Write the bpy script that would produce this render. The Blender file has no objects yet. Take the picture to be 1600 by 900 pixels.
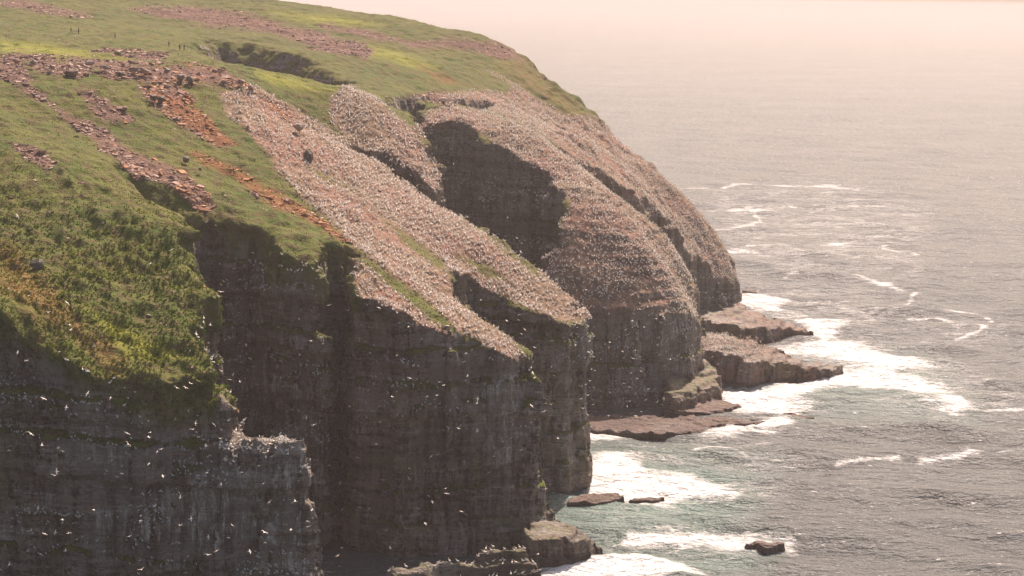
import bpy, bmesh, math, random
import numpy as np
from mathutils import Matrix, Vector

scene = bpy.context.scene
C = scene.collection

# ------------------------------------------------------------------ camera
CAM_H = 100.0
FPX = 3200.0                      # focal length in pixels of the 1600 px wide photograph
PITCH = math.atan(451.0 / FPX)
ROLL = math.atan(0.0135)
F_ = np.array([0.0, math.cos(PITCH), -math.sin(PITCH)])
U0 = np.array([0.0, math.sin(PITCH), math.cos(PITCH)])
R0 = np.array([1.0, 0.0, 0.0])
R_ = math.cos(ROLL) * R0 + math.sin(ROLL) * U0
U_ = math.cos(ROLL) * U0 - math.sin(ROLL) * R0
cam_data = bpy.data.cameras.new("camera")
cam = bpy.data.objects.new("camera", cam_data)
C.objects.link(cam)
cam.matrix_world = Matrix(((R_[0], U_[0], -F_[0], 0), (R_[1], U_[1], -F_[1], 0), (R_[2], U_[2], -F_[2], CAM_H), (0, 0, 0, 1)))
cam_data.sensor_width = 36.0
cam_data.lens = 36.0 * FPX / 1600.0
cam_data.clip_start = 1.0
cam_data.clip_end = 80000.0
scene.camera = cam

# ------------------------------------------------------------------ light
SUN_EL, SUN_AZ = math.radians(47), math.radians(14)      # azimuth clockwise from the view axis (+Y)
world = bpy.data.worlds.new("World")
scene.world = world
world.use_nodes = True
wt = world.node_tree
wt.nodes.clear()
wo = wt.nodes.new("ShaderNodeOutputWorld")
bg = wt.nodes.new("ShaderNodeBackground")
sky = wt.nodes.new("ShaderNodeTexSky")
sky.sky_type = 'NISHITA'
sky.sun_disc = False
sky.sun_elevation = SUN_EL
sky.sun_rotation = SUN_AZ
sky.altitude = 100
sky.air_density = 1.0
sky.dust_density = 4.0
tint = wt.nodes.new("ShaderNodeMix")
tint.data_type = 'RGBA'
tint.blend_type = 'MULTIPLY'
tint.inputs[0].default_value = 1.0
tint.inputs[7].default_value = (1.0, 0.87, 0.79, 1)
wt.links.new(sky.outputs[0], tint.inputs[6])
wt.links.new(tint.outputs[2], bg.inputs[0])
bg.inputs[1].default_value = 0.12
wt.links.new(bg.outputs[0], wo.inputs[0])

sd = bpy.data.lights.new("sun", 'SUN')
sd.energy = 5.0
sd.angle = math.radians(0.53)
sd.color = (1.0, 0.81, 0.69)
sun = bpy.data.objects.new("sun", sd)
C.objects.link(sun)
sdir = Vector((math.sin(SUN_AZ) * math.cos(SUN_EL), math.cos(SUN_AZ) * math.cos(SUN_EL), math.sin(SUN_EL)))
sun.rotation_euler = sdir.to_track_quat('Z', 'Y').to_euler()
sun.location = sdir * 500

scene.view_settings.view_transform = 'Standard'
scene.view_settings.look = 'None'
scene.view_settings.gamma = 1.0
scene.view_settings.exposure = 0.66
scene.render.engine = 'CYCLES'
scene.cycles.max_bounces = 5
scene.cycles.diffuse_bounces = 2
scene.cycles.glossy_bounces = 2
scene.cycles.volume_bounces = 0
scene.cycles.transmission_bounces = 2
scene.cycles.transparent_max_bounces = 4
scene.cycles.use_denoising = True
scene.cycles.denoiser = 'OPENIMAGEDENOISE'
scene.cycles.caustics_reflective = False
scene.cycles.caustics_refractive = False
scene.cycles.use_adaptive_sampling = True
scene.cycles.adaptive_threshold = 0.02

# ------------------------------------------------------------------ projection helpers
CAMP = np.array([0.0, 0.0, CAM_H])


def ray(u, v):
    u = np.asarray(u, float)[..., None]
    v = np.asarray(v, float)[..., None]
    return (u - 800.0) * R_ + (450.0 - v) * U_ + FPX * F_


def W(u, v, D):
    d = ray(u, v)
    return CAMP + d * (np.asarray(D, float)[..., None] / d[..., 1:2])


def SEA(u, v, z=0.0):
    d = ray(u, v)
    return CAMP + d * ((z - CAM_H) / d[..., 2:3])


def project(P):
    q = P - CAMP
    f = q @ F_
    return 800.0 + FPX * (q @ R_) / f, 450.0 - FPX * (q @ U_) / f


# ------------------------------------------------------------------ noise (numpy)
_rng = np.random.RandomState(7)
_TAB = _rng.rand(64, 64, 64).astype(np.float32)


def vnoise(x, y, z, seed=0):
    x = np.asarray(x, np.float32) + seed * 17.31
    y = np.asarray(y, np.float32) + seed * 9.77
    z = np.asarray(z, np.float32) + seed * 5.13
    x, y, z = np.broadcast_arrays(x, y, z)
    xi, yi, zi = np.floor(x), np.floor(y), np.floor(z)
    fx, fy, fz = x - xi, y - yi, z - zi
    fx = fx * fx * (3 - 2 * fx)
    fy = fy * fy * (3 - 2 * fy)
    fz = fz * fz * (3 - 2 * fz)
    i0, j0, k0 = xi.astype(np.int32) & 63, yi.astype(np.int32) & 63, zi.astype(np.int32) & 63
    i1, j1, k1 = (i0 + 1) & 63, (j0 + 1) & 63, (k0 + 1) & 63
    T = _TAB
    c00 = T[i0, j0, k0] * (1 - fx) + T[i1, j0, k0] * fx
    c10 = T[i0, j1, k0] * (1 - fx) + T[i1, j1, k0] * fx
    c01 = T[i0, j0, k1] * (1 - fx) + T[i1, j0, k1] * fx
    c11 = T[i0, j1, k1] * (1 - fx) + T[i1, j1, k1] * fx
    return ((c00 * (1 - fy) + c10 * fy) * (1 - fz) + (c01 * (1 - fy) + c11 * fy) * fz) * 2 - 1


def fbm(x, y, z, octv=3, seed=0, gain=0.5):
    s, a, t = 0.0, 1.0, 0.0
    for o in range(octv):
        k = 2.03 ** o
        s = s + a * vnoise(x * k, y * k, z * k, seed + o * 3 + 1)
        t += a
        a *= gain
    return s / t


def sstep(a, b, x):
    t = np.clip((x - a) / (b - a), 0, 1)
    return t * t * (3 - 2 * t)


def sdpoly(px, py, poly):
    """signed distance to a closed polygon, negative inside"""
    poly = np.asarray(poly, float)[:, :2]
    sh = px.shape
    px, py = px.ravel(), py.ravel()
    best = np.full(px.shape, 1e18)
    ins = np.zeros(px.shape, bool)
    n = len(poly)
    for i in range(n):
        ax, ay = poly[i]
        bx, by = poly[(i + 1) % n]
        ex, ey = bx - ax, by - ay
        L = ex * ex + ey * ey + 1e-9
        t = np.clip(((px - ax) * ex + (py - ay) * ey) / L, 0, 1)
        dx, dy = px - (ax + t * ex), py - (ay + t * ey)
        best = np.minimum(best, dx * dx + dy * dy)
        c = (ay > py) != (by > py)
        if c.any():
            xx = ax + (py - ay) * ex / (ey if abs(ey) > 1e-9 else 1e-9)
            ins ^= c & (px < xx)
    d = np.sqrt(best)
    return np.where(ins, -d, d).reshape(sh)


def in_zone(u, v, poly, soft=6.0):
    """1 inside a patch, fading over its edge"""
    return np.clip(0.5 - sdpoly(u, v, poly) / soft, 0, 1)


def tps_fit(P, lam=2.0):
    P = np.asarray(P, float)
    xy = P[:, :2] / 100.0
    r2 = ((xy[:, None] - xy[None]) ** 2).sum(-1)
    K = 0.5 * r2 * np.log(r2 + 1e-12)
    n = len(P)
    A = np.zeros((n + 3, n + 3))
    A[:n, :n] = K + np.eye(n) * lam * 1e-3
    A[:n, n] = 1
    A[:n, n + 1:] = xy
    A[n, :n] = 1
    A[n + 1:, :n] = xy.T
    b = np.zeros(n + 3)
    b[:n] = P[:, 2]
    w = np.linalg.solve(A, b)
    return xy, w


def tps_eval(fit, X, Y):
    xy, w = fit
    x, y = X / 100.0, Y / 100.0
    n = len(xy)
    out = w[n] + w[n + 1] * x + w[n + 2] * y
    for i in range(n):
        r2 = (x - xy[i, 0]) ** 2 + (y - xy[i, 1]) ** 2
        out = out + w[i] * 0.5 * r2 * np.log(r2 + 1e-12)
    return out


# ------------------------------------------------------------------ surface nets: f < 0 is rock
def surface_nets(f, xs, ys, zs):
    nx, ny, nz = f.shape
    s = f < 0
    cnt = np.zeros((nx - 1, ny - 1, nz - 1), np.int8)
    offs = [(i, j, k) for i in (0, 1) for j in (0, 1) for k in (0, 1)]
    for (i, j, k) in offs:
        cnt += s[i:nx - 1 + i, j:ny - 1 + j, k:nz - 1 + k]
    act = (cnt > 0) & (cnt < 8)
    del cnt
    ci, cj, ck = np.nonzero(act)
    n = len(ci)
    idx = np.full(act.shape, -1, np.int32)
    idx[ci, cj, ck] = np.arange(n, dtype=np.int32)
    val = {o: f[ci + o[0], cj + o[1], ck + o[2]] for o in offs}
    acc = np.zeros((n, 3), np.float32)
    m = np.zeros(n, np.float32)
    for a in offs:
        for ax in range(3):
            if a[ax]:
                continue
            b = list(a)
            b[ax] = 1
            b = tuple(b)
            va, vb = val[a], val[b]
            cr = (va < 0) != (vb < 0)
            t = np.where(cr, va / np.where(cr, va - vb, 1), 0)
            for q in range(3):
                acc[:, q] += np.where(cr, a[q] + (t if q == ax else 0), 0)
            m += cr
    acc /= m[:, None]
    gx = np.interp(ci + acc[:, 0], np.arange(nx), xs)
    gy = np.interp(cj + acc[:, 1], np.arange(ny), ys)
    gz = np.interp(ck + acc[:, 2], np.arange(nz), zs)
    verts = np.stack([gx, gy, gz], 1)
    quads = []
    for ax in range(3):
        sl0 = [slice(1, d - 1) for d in (nx, ny, nz)]
        sl1 = [slice(1, d - 1) for d in (nx, ny, nz)]
        sl0[ax] = slice(0, (nx, ny, nz)[ax] - 1)
        sl1[ax] = slice(1, (nx, ny, nz)[ax])
        A, B = s[tuple(sl0)], s[tuple(sl1)]
        e = np.stack(np.nonzero(A != B), 1)
        inside = A[e[:, 0], e[:, 1], e[:, 2]]
        base = e.copy()
        for q in range(3):
            if q != ax:
                base[:, q] += 1
        o1, o2 = [(1, 2), (2, 0), (0, 1)][ax]
        def cell(d1, d2):
            c = base.copy()
            c[:, o1] -= d1
            c[:, o2] -= d2
            return idx[c[:, 0], c[:, 1], c[:, 2]]
        q4 = np.stack([cell(1, 1), cell(0, 1), cell(0, 0), cell(1, 0)], 1)
        q4[~inside] = q4[~inside][:, ::-1]
        quads.append(q4)
    quads = np.concatenate(quads)
    quads = quads[(quads >= 0).all(1)]
    return verts, quads


def mesh_from(name, verts, faces_flat, loop_tot, smooth=True):
    """fast mesh from numpy: faces_flat = vertex indices, loop_tot = corners per face"""
    me = bpy.data.meshes.new(name)
    me.vertices.add(len(verts))
    me.vertices.foreach_set("co", np.asarray(verts, np.float32).ravel())
    lt = np.asarray(loop_tot, np.int32)
    me.loops.add(len(faces_flat))
    me.loops.foreach_set("vertex_index", np.asarray(faces_flat, np.int32))
    me.polygons.add(len(lt))
    ls = np.concatenate([[0], np.cumsum(lt)[:-1]]).astype(np.int32)
    me.polygons.foreach_set("loop_start", ls)
    me.polygons.foreach_set("loop_total", lt)
    me.polygons.foreach_set("use_smooth", np.full(len(lt), smooth, bool))
    me.update(calc_edges=True)
    me.validate()
    return me


def quads_mesh(name, verts, quads, smooth=True):
    return mesh_from(name, verts, quads.ravel(), np.full(len(quads), 4), smooth)


def add_attr(me, name, col):
    a = me.attributes.new(name, 'FLOAT_COLOR', 'POINT')
    c = np.ones((len(me.vertices), 4), np.float32)
    c[:, :col.shape[1]] = col
    a.data.foreach_set("color", c.ravel())


def link(name, me, mat=None, parent=None, **props):
    o = bpy.data.objects.new(name, me)
    C.objects.link(o)
    if mat is not None:
        for m in (mat if isinstance(mat, (list, tuple)) else [mat]):
            me.materials.append(m)
    if parent is not None:
        o.parent = parent
    for k, v in props.items():
        o[k] = v
    return o


def vert_normals(verts, quads):
    a, b, c, d = (verts[quads[:, i]] for i in range(4))
    fn = np.cross(c - a, d - b)
    vn = np.zeros_like(verts)
    for i in range(4):
        for q in range(3):
            vn[:, q] += np.bincount(quads[:, i], fn[:, q], len(verts))
    return vn / (np.linalg.norm(vn, axis=1, keepdims=True) + 1e-9)


# ------------------------------------------------------------------ node helpers
class NT:
    def __init__(self, name):
        self.m = bpy.data.materials.new(name)
        self.m.use_nodes = True
        self.t = self.m.node_tree
        self.t.nodes.clear()
        self.out = self.t.nodes.new("ShaderNodeOutputMaterial")

    def n(self, typ, **kw):
        nd = self.t.nodes.new(typ)
        for k, v in kw.items():
            setattr(nd, k, v)
        return nd

    def l(self, a, b):
        self.t.links.new(a, b)

    def val(self, sock, x):
        if isinstance(x, bpy.types.NodeSocket):
            self.l(x, sock)
        else:
            sock.default_value = x

    def math(self, op, a, b=0.0, c=0.0, clamp=False):
        nd = self.n("ShaderNodeMath", operation=op, use_clamp=clamp)
        self.val(nd.inputs[0], a)
        self.val(nd.inputs[1], b)
        self.val(nd.inputs[2], c)
        return nd.outputs[0]

    def mix(self, fac, a, b, blend='MIX'):
        nd = self.n("ShaderNodeMix", data_type='RGBA', blend_type=blend)
        self.val(nd.inputs[0], fac)
        self.val(nd.inputs[6], a)
        self.val(nd.inputs[7], b)
        return nd.outputs[2]

    def ramp(self, x, a, b, lo=0.0, hi=1.0):
        nd = self.n("ShaderNodeMapRange", interpolation_type='SMOOTHSTEP')
        self.val(nd.inputs[0], x)
        self.val(nd.inputs[1], a)
        self.val(nd.inputs[2], b)
        self.val(nd.inputs[3], lo)
        self.val(nd.inputs[4], hi)
        return nd.outputs[0]

    def pos(self, scale=(1, 1, 1), rot=(0, 0, 0)):
        g = self.n("ShaderNodeNewGeometry")
        mp = self.n("ShaderNodeMapping")
        mp.inputs[2].default_value = rot
        mp.inputs[3].default_value = scale
        self.l(g.outputs[0], mp.inputs[0])
        return mp.outputs[0]

    def noise(self, vec, scale, detail=3.0, rough=0.55, dist=0.0):
        nd = self.n("ShaderNodeTexNoise")
        self.l(vec, nd.inputs["Vector"])
        nd.inputs["Scale"].default_value = scale
        nd.inputs["Detail"].default_value = detail
        nd.inputs["Roughness"].default_value = rough
        nd.inputs["Distortion"].default_value = dist
        return nd.outputs[0]

    def attr(self, name):
        a = self.n("ShaderNodeAttribute", attribute_name=name)
        sp = self.n("ShaderNodeSeparateColor")
        self.l(a.outputs[0], sp.inputs[0])
        return sp.outputs[0], sp.outputs[1], sp.outputs[2]

    def bump(self, h, strength=1.0, dist=0.3, nrm=None):
        b = self.n("ShaderNodeBump")
        b.inputs["Strength"].default_value = strength
        b.inputs["Distance"].default_value = dist
        self.l(h, b.inputs["Height"])
        if nrm is not None:
            self.l(nrm, b.inputs["Normal"])
        return b.outputs[0]

    def surf(self, col, rough=0.85, nrm=None, spec=0.3):
        p = self.n("ShaderNodeBsdfPrincipled")
        self.val(p.inputs["Base Color"], col)
        self.val(p.inputs["Roughness"], rough)
        p.inputs["Specular IOR Level"].default_value = spec
        if nrm is not None:
            self.l(nrm, p.inputs["Normal"])
        self.l(p.outputs[0], self.out.inputs[0])
        return p


def flat(name, col, rough=0.8, spec=0.3):
    t = NT(name)
    t.surf((*col, 1), rough, None, spec)
    return t.m
# ------------------------------------------------------------------ the headland
# points: (photo column, photo row, distance in metres) -> world
H0_PTS = [(-300, 40, 600), (-350, 100, 500), (-350, 300, 360), (-350, 480, 300),
          (0, 55, 580), (120, 50, 605), (285, 80, 568), (200, 45, 640), (0, 88, 492), (100, 93, 484), (200, 99, 478), (300, 105, 472), (350, 119, 469), (400, 138, 466),
          (0, 14, 700), (150, 9, 740), (300, 7, 760), (430, 2, 780), (560, 19, 770), (640, 30, 760), (700, 51, 750), (740, 57, 745), (800, 77, 735),
          (850, 121, 725), (890, 153, 718), (960, 216, 705), (1000, 251, 700), (1050, 288, 692), (1100, 346, 684), (1120, 386, 680), (1138, 415, 679), (1152, 446, 676), (1120, 440, 668),
          (800, 130, 680), (850, 190, 655), (900, 225, 625), (950, 262, 622), (1000, 298, 625), (1050, 345, 636), (1080, 395, 645), (1115, 436, 664), (880, 236, 598), (930, 272, 598), (1000, 328, 596), (1050, 372, 606), (1078, 412, 625),
          (600, 100, 640), (700, 110, 660), (700, 80, 700), (550, 60, 700), (450, 40, 720), (450, 70, 660), (400, 110, 575), (450, 122, 540), (530, 142, 505), (620, 140, 600), (690, 148, 625), (590, 155, 540),
          (450, 185, 462), (520, 225, 452), (600, 285, 442), (700, 350, 432), (760, 395, 427), (820, 440, 423), (870, 470, 421), (895, 497, 419),
          (300, 150, 450), (360, 150, 455), (200, 150, 440), (100, 150, 432), (0, 130, 436),
          (450, 260, 425), (500, 330, 405), (550, 330, 412), (600, 400, 391), (650, 425, 390), (550, 400, 375), (560, 455, 366), (620, 490, 362), (660, 505, 362), (700, 530, 362), (757, 535, 367), (830, 570, 371),
          (695, 425, 398), (727, 482, 385), (800, 537, 375), (772, 457, 415), (830, 480, 413),
          (0, 200, 402), (0, 300, 366), (0, 400, 336), (0, 478, 311), (150, 250, 387), (150, 350, 352), (150, 450, 329), (150, 580, 307), (250, 400, 346), (250, 500, 323), (250, 592, 306),
          (330, 450, 335), (300, 520, 321), (340, 592, 309), (250, 340, 356),
          (100, 200, 416), (200, 250, 402), (300, 300, 392), (350, 300, 398), (400, 330, 391), (450, 370, 378), (500, 386, 374), (345, 340, 383), (260, 295, 391), (440, 400, 371), (508, 420, 365),
          (540, 140, 492), (580, 166, 488), (620, 201, 484), (650, 241, 478), (680, 281, 470), (692, 302, 467), (530, 200, 474), (560, 233, 470), (620, 254, 467), (500, 212, 464)]
a = np.array(H0_PTS, float)
H0 = list(W(a[:, 0], a[:, 1], a[:, 2]))
for (u, v, D, dy, dz) in ((430, 2, 780, 90, -4), (640, 30, 760, 70, -14), (800, 77, 735, 55, -16), (890, 153, 718, 50, -20), (1000, 251, 700, 50, -22),
                          (1100, 346, 684, 50, -20), (0, 14, 700, 250, 8), (300, 7, 760, 160, -2), (-300, 40, 600, 300, 12)):
    p = W(u, v, D)
    H0.append(p + np.array([0, dy, dz]))
H0 = np.array(H0)


def PL(*pts):
    out = []
    for p in pts:
        if len(p) == 3:
            out.append(W(*p)[:2])
        elif len(p) == 2 and abs(p[0]) < 5000:
            out.append(SEA(*p)[:2])
    return out


COAST = [(-320.0, 289.0)] + PL((-300, 480, 300), (0, 480, 309), (60, 520, 307), (130, 560, 306), (175, 605, 305), (250, 615, 305), (340, 600, 308),
    (345, 575, 312), (313, 530, 320), (325, 500, 326), (345, 460, 334), (328, 420, 343), (305, 384, 352), (296, 358, 364), (312, 345, 378), (334, 340, 383), (400, 366, 379),
    (440, 405, 370), (508, 423, 364), (509, 400, 371), (516, 389, 379), (536, 388, 379), (550, 402, 371), (557, 440, 366), (570, 462, 363), (620, 491, 361), (660, 506, 361), (700, 529, 361), (722, 521, 365),
    (757, 537, 366), (800, 556, 368), (832, 572, 370), (830, 562, 377), (800, 535, 379), (727, 480, 390), (697, 424, 403), (735, 437, 415), (772, 458, 414), (830, 482, 411), (882, 500, 412), (904, 520, 417), (912, 520, 424), (897, 492, 431), (820, 438, 438),
    (700, 347, 448), (640, 304, 455), (560, 240, 468), (600, 243, 469), (640, 266, 467), (692, 318, 462), (700, 305, 470), (665, 240, 492), (640, 205, 512), (652, 205, 580), (760, 210, 592), (900, 320, 600), (1000, 390, 615), (1060, 430, 640), (1083, 470, 664)) + \
    [np.array([68.0, 668.0]), np.array([74.0, 678.0]), np.array([75.0, 705.0]), np.array([74, 740.0]), np.array([70, 800.0]), np.array([30, 860.0]), np.array([-40, 920.0]), np.array([-60, 985.0]), np.array([-330, 985.0])]

D_PTS = [(655, 195, 560), (700, 171, 572), (760, 179, 572), (820, 201, 566), (860, 226, 560), (900, 259, 552), (940, 291, 546), (980, 321, 542), (1020, 351, 540), (1050, 379, 540), (1072, 413, 538), (1085, 456, 535), (1088, 490, 532),
         (658, 214, 553), (700, 199, 555), (760, 210, 551), (800, 245, 545), (850, 275, 538), (892, 312, 526), (900, 350, 517), (870, 400, 509), (850, 440, 504), (900, 440, 504), (950, 340, 522), (950, 400, 511), (950, 450, 504),
         (1000, 390, 516), (1000, 450, 507), (1050, 440, 517), (1070, 465, 517), (950, 490, 500.5), (1020, 490, 503.5), (860, 480, 501)]
a = np.array(D_PTS, float)
DP = list(W(a[:, 0], a[:, 1], a[:, 2]))
for (u, v, D, dy, dz) in ((700, 171, 572, 26, -2), (820, 201, 566, 28, -6), (900, 259, 552, 30, -9), (980, 321, 542, 32, -12), (1050, 379, 540, 34, -16), (1085, 456, 535, 30, -16)):
    DP.append(W(u, v, D) + np.array([4, dy, dz]))
D_POLY = PL((648, 205, 556), (700, 197, 556), (758, 211, 551), (800, 246, 545), (850, 277, 538), (890, 314, 526), (872, 350, 515), (845, 420, 504), (836, 470, 502), (900, 492, 499.5), (1000, 492, 501), (1055, 490, 508), (1080, 490, 518), (1090, 490, 534),
            (1090, 470, 562), (1050, 400, 590), (960, 330, 606), (860, 250, 612), (740, 190, 612), (650, 180, 590))

def flat_block(poly, z):
    return dict(z=z, poly=np.array(PL(*poly)), batter=0.05)


STEPS = [flat_block([(300, 640, 306), (345, 640, 306), (374, 655, 306.5), (376, 655, 311), (350, 610, 316), (300, 600, 330)], 39.5),
         flat_block([(340, 706, 305.5), (400, 706, 305.5), (456, 706, 306), (458, 700, 311), (400, 700, 312), (340, 690, 318)], 32.4),
         flat_block([(400, 740, 305.2), (466, 740, 305.2), (470, 745, 306), (472, 740, 310), (470, 740, 312), (400, 740, 312)], 28.5),
         flat_block([(400, 790, 304.8), (478, 790, 304.8), (484, 795, 305.5), (486, 790, 310), (470, 790, 313), (400, 780, 313)], 23.8)]


def stack_block(pts, poly, batter=0.05, lam=1.0):
    return dict(fit=tps_fit(pts, lam), poly=np.array(poly), batter=batter)


BLOCKS = [stack_block(H0, COAST, 0.035, 1.2), stack_block(np.array(DP), D_POLY, 0.03, 1.0)] + STEPS
SCARP = PL((318, 50, 650), (345, 58, 648), (390, 66, 640), (440, 80, 630), (490, 93, 618), (520, 108, 592), (480, 122, 560), (400, 125, 545), (345, 110, 560), (318, 85, 600))
BANK = PL((198, 288, 392), (240, 292, 391), (285, 310, 389), (335, 338, 384), (312, 358, 366), (270, 350, 366), (215, 320, 374))
GULLY = PL((592, 150, 545), (640, 142, 596), (735, 150, 632), (770, 165, 640), (740, 182, 612), (650, 186, 590), (640, 200, 530), (610, 170, 520))


_LAY = np.random.RandomState(5).rand(400).astype(np.float32)


def rock_relief(x, y, z, tilt=0.03):
    """beds of rock, each standing proud or back, broken by upright joints"""
    zz = z + tilt * x + 1.8 * vnoise(x / 22, y / 22, z / 22, 3) + 0.7 * vnoise(x / 6, y / 6, z / 9, 4)

    def bed(th, off):
        q = zz / th + off
        qi = np.floor(q)
        fr = q - qi
        v0, v1 = _LAY[qi.astype(int) % 400], _LAY[(qi.astype(int) + 1) % 400]
        return v0 + (v1 - v0) * sstep(0.84, 1.0, fr) - 0.5

    col1 = np.round(vnoise(x / 3.4, y / 3.4, z / 30, 31) * 2.6) / 2.6
    col2 = np.round(vnoise(x / 1.3, y / 1.3, z / 5.0, 33) * 2.0) / 2.0
    cleft = np.exp(-(vnoise(x / 8, y / 8, z / 70, 35) / 0.07) ** 2) * sstep(-0.2, 0.3, vnoise(x / 20, y / 20, z / 25, 36))
    return (2.6 * cleft + 2.2 * bed(6.3, 40) + 1.1 * bed(3.1, 70) + 0.5 * bed(1.5, 90) + 2.3 * col1 + 0.9 * col2 + 3.0 * fbm(x / 12, y / 13, z / 22, 2, 91)
            + 1.1 * fbm(x / 2.4, y / 2.4, z / 2.6, 3, 95, 0.6))


def build_headland():
    # the grid fans out with distance, so that near rock is finer than far rock
    xs = np.arange(-0.335, 0.150, 0.00105)
    ys = np.exp(np.arange(math.log(284.0), math.log(975.0), 0.00145))
    zs = np.arange(-2.6, 113, 0.43)
    X, Y = np.meshgrid(xs, ys, indexing='ij')
    X = X * Y
    X32, Y32 = X.astype(np.float32), Y.astype(np.float32)
    hs, sds = [], []
    wob = 2.2 * fbm(X32 / 14, Y32 / 14, 0 * X32, 3, 11) + 1.2 * np.round(2.2 * vnoise(X32 / 4.5, Y32 / 4.5, 0 * X32, 23)) / 2.2 + 1.3 * fbm(X32 / 3.2, Y32 / 3.2, 0 * X32, 3, 13)
    for b in BLOCKS:
        h = tps_eval(b['fit'], X, Y) if 'fit' in b else b['z'] + 1.2 * fbm(X32 / 4, Y32 / 4, 0 * X32, 3, 17)
        sdv = sdpoly(X, Y, b['poly']) + wob * (1.0 if b is BLOCKS[1] else 0.7)
        hs.append(h)
        sds.append(sdv)
    # hollow with a small scarp on the plateau, and the gully head beside the dome
    s1 = sdpoly(X, Y, SCARP) + wob * 0.8
    s1 = s1 + 9 * fbm(X32 / 11, Y32 / 11, 0 * X32, 3, 15)
    hs[0] = hs[0] - 11.0 * sstep(5.0, -6.0, s1) * sstep(542, 605, Y)
    s3 = sdpoly(X, Y, BANK) + wob * 0.8
    s3 = s3 + 5 * fbm(X32 / 7, Y32 / 7, 0 * X32, 3, 19)
    hs[0] = hs[0] - 7.0 * sstep(4.0, -7.0, s3) * sstep(362, 386, Y)
    s2 = sdpoly(X, Y, GULLY) + wob * 0.8
    hs[0] = hs[0] - 9.0 * sstep(2.0, -2.5, s2)
    lump = 0.9 * fbm(X32 / 9, Y32 / 9, 0 * X32, 3, 41) + 0.45 * fbm(X32 / 2.6, Y32 / 2.6, 0 * X32, 2, 51)
    near = sstep(430, 330, Y) * sstep(0, -30, X)
    hs[0] = hs[0] + lump * (0.8 + 0.3 * near) - near * (2.5 * np.abs(fbm((X32 + 0.5 * Y32) / 4.5, (Y32 - 0.5 * X32) / 9, 0 * X32, 3, 61, 0.5)) - 0.55)
    # far plateau breaks into low rocky ledges
    far = sstep(590, 660, Y)
    hs[0] = hs[0] + far * 1.1 * fbm(X32 / 22, Y32 / 12, 0 * X32, 3, 77)
    # the seaward slopes are broken by knobs, ribs and hollows of bare rock
    crag = fbm(X32 / 9, Y32 / 9, 0 * X32, 4, 85, 0.6)
    knob = np.maximum(0, fbm(X32 / 6, Y32 / 8, 0 * X32, 3, 87) - 0.12)
    sea_side = sstep(-10, 12, X) * sstep(560, 590, Y)
    hs[0] = hs[0] + sea_side * (2.2 * crag + 5.0 * knob)
    ridge = sstep(-75, -50, X) * sstep(480, 440, Y) * sstep(355, 370, Y)
    hs[0] = hs[0] + ridge * 0.8 * crag
    hs[1] = hs[1] + 1.3 * crag + 2.5 * knob
    # the colony slopes are terraced
    for k in (1,):
        hs[k] = hs[k] + lump * 0.8
        st = 2.6
        q = (hs[k] + 3.2 * fbm(X32 / 18, Y32 / 18, 0 * X32, 2, 81)) / st
        fq = q - np.floor(q)
        terr = st * (sstep(0.25, 0.95, fq) - fq)
        hs[k] = hs[k] + terr * 0.8 * sstep(58, 48, hs[k]) * (0.55 + 0.6 * fbm(X32 / 10, Y32 / 10, 0 * X32, 2, 83))
    hs = [h.astype(np.float32) for h in hs]
    sds = [s.astype(np.float32) for s in sds]
    nx, ny, nz = len(xs), len(ys), len(zs)
    f = np.empty((nx, ny, nz), np.float32)
    Z = zs.astype(np.float32)[None, None, :]
    for j0 in range(0, ny, 40):
        j1 = min(ny, j0 + 40)
        f0 = None
        for b, h, s in zip(BLOCKS, hs, sds):
            top = (Z - h[:, j0:j1, None]) * 0.85
            side = s[:, j0:j1, None] - b['batter'] * (40 - Z)
            g = np.maximum(top, side)
            if f0 is None:
                f0, cl = g, side - top
            else:
                m = g < f0
                f0 = np.where(m, g, f0)
                cl = np.where(m, side - top, cl)
        I, J, K = np.nonzero(np.abs(f0) < 5.0)
        x, y, z = X32[I, J + j0], Y32[I, J + j0], zs[K].astype(np.float32)
        c = sstep(-2.5, 1.5, cl[I, J, K])
        d = rock_relief(x, y, z)
        dt = 0.42 * fbm(x / 1.9, y / 1.9, z / 1.9, 2, 97)
        f0[I, J, K] += c * d * 0.8 + (1 - c) * dt
        f[:, j0:j1] = f0
    f[:, :, 0] = np.minimum(f[:, :, 0], f[:, :, 1])
    v, q = surface_nets(f, xs, ys, zs)
    v[:, 0] *= v[:, 1]
    return v, q


HV, HQ = build_headland()
# keep what stands on the sea or can be seen from round the camera
HN = vert_normals(HV, HQ)
HU, HVV = project(HV)
print("headland", len(HV), len(HQ))
# ------------------------------------------------------------------ ground cover patches (drawn on the photograph, laid on the land)
COLONY_SLOPE = [(345, 148), (395, 128), (456, 168), (530, 205), (612, 262), (712, 328), (830, 420), (884, 455), (912, 497), (886, 506), (830, 484), (772, 460), (735, 438), (697, 424), (727, 482), (800, 534), (834, 568), (830, 580), (757, 541),
                (712, 518), (690, 495), (640, 450), (600, 422), (560, 392), (520, 352), (470, 312), (425, 255), (385, 205), (355, 175)]
COLONY_TIP = [(548, 398), (575, 410), (610, 446), (660, 490), (690, 505), (712, 530), (690, 530), (660, 512), (620, 497), (565, 470), (550, 440)]
COLONY_SPUR = [(542, 132), (590, 155), (632, 190), (664, 230), (700, 275), (706, 302), (700, 325), (640, 270), (600, 246), (560, 238), (528, 205), (512, 190), (516, 150)]
COLONY_DOME = [(645, 200), (665, 178), (700, 166), (760, 175), (820, 197), (860, 222), (900, 255), (940, 287), (980, 317), (1020, 347), (1052, 375), (1076, 410), (1090, 456), (1090, 492), (1000, 500), (900, 500), (832, 470), (840, 420), (870, 350), (893, 315), (850, 278), (800, 247), (772, 228), (758, 212), (700, 199), (656, 216)]
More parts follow.
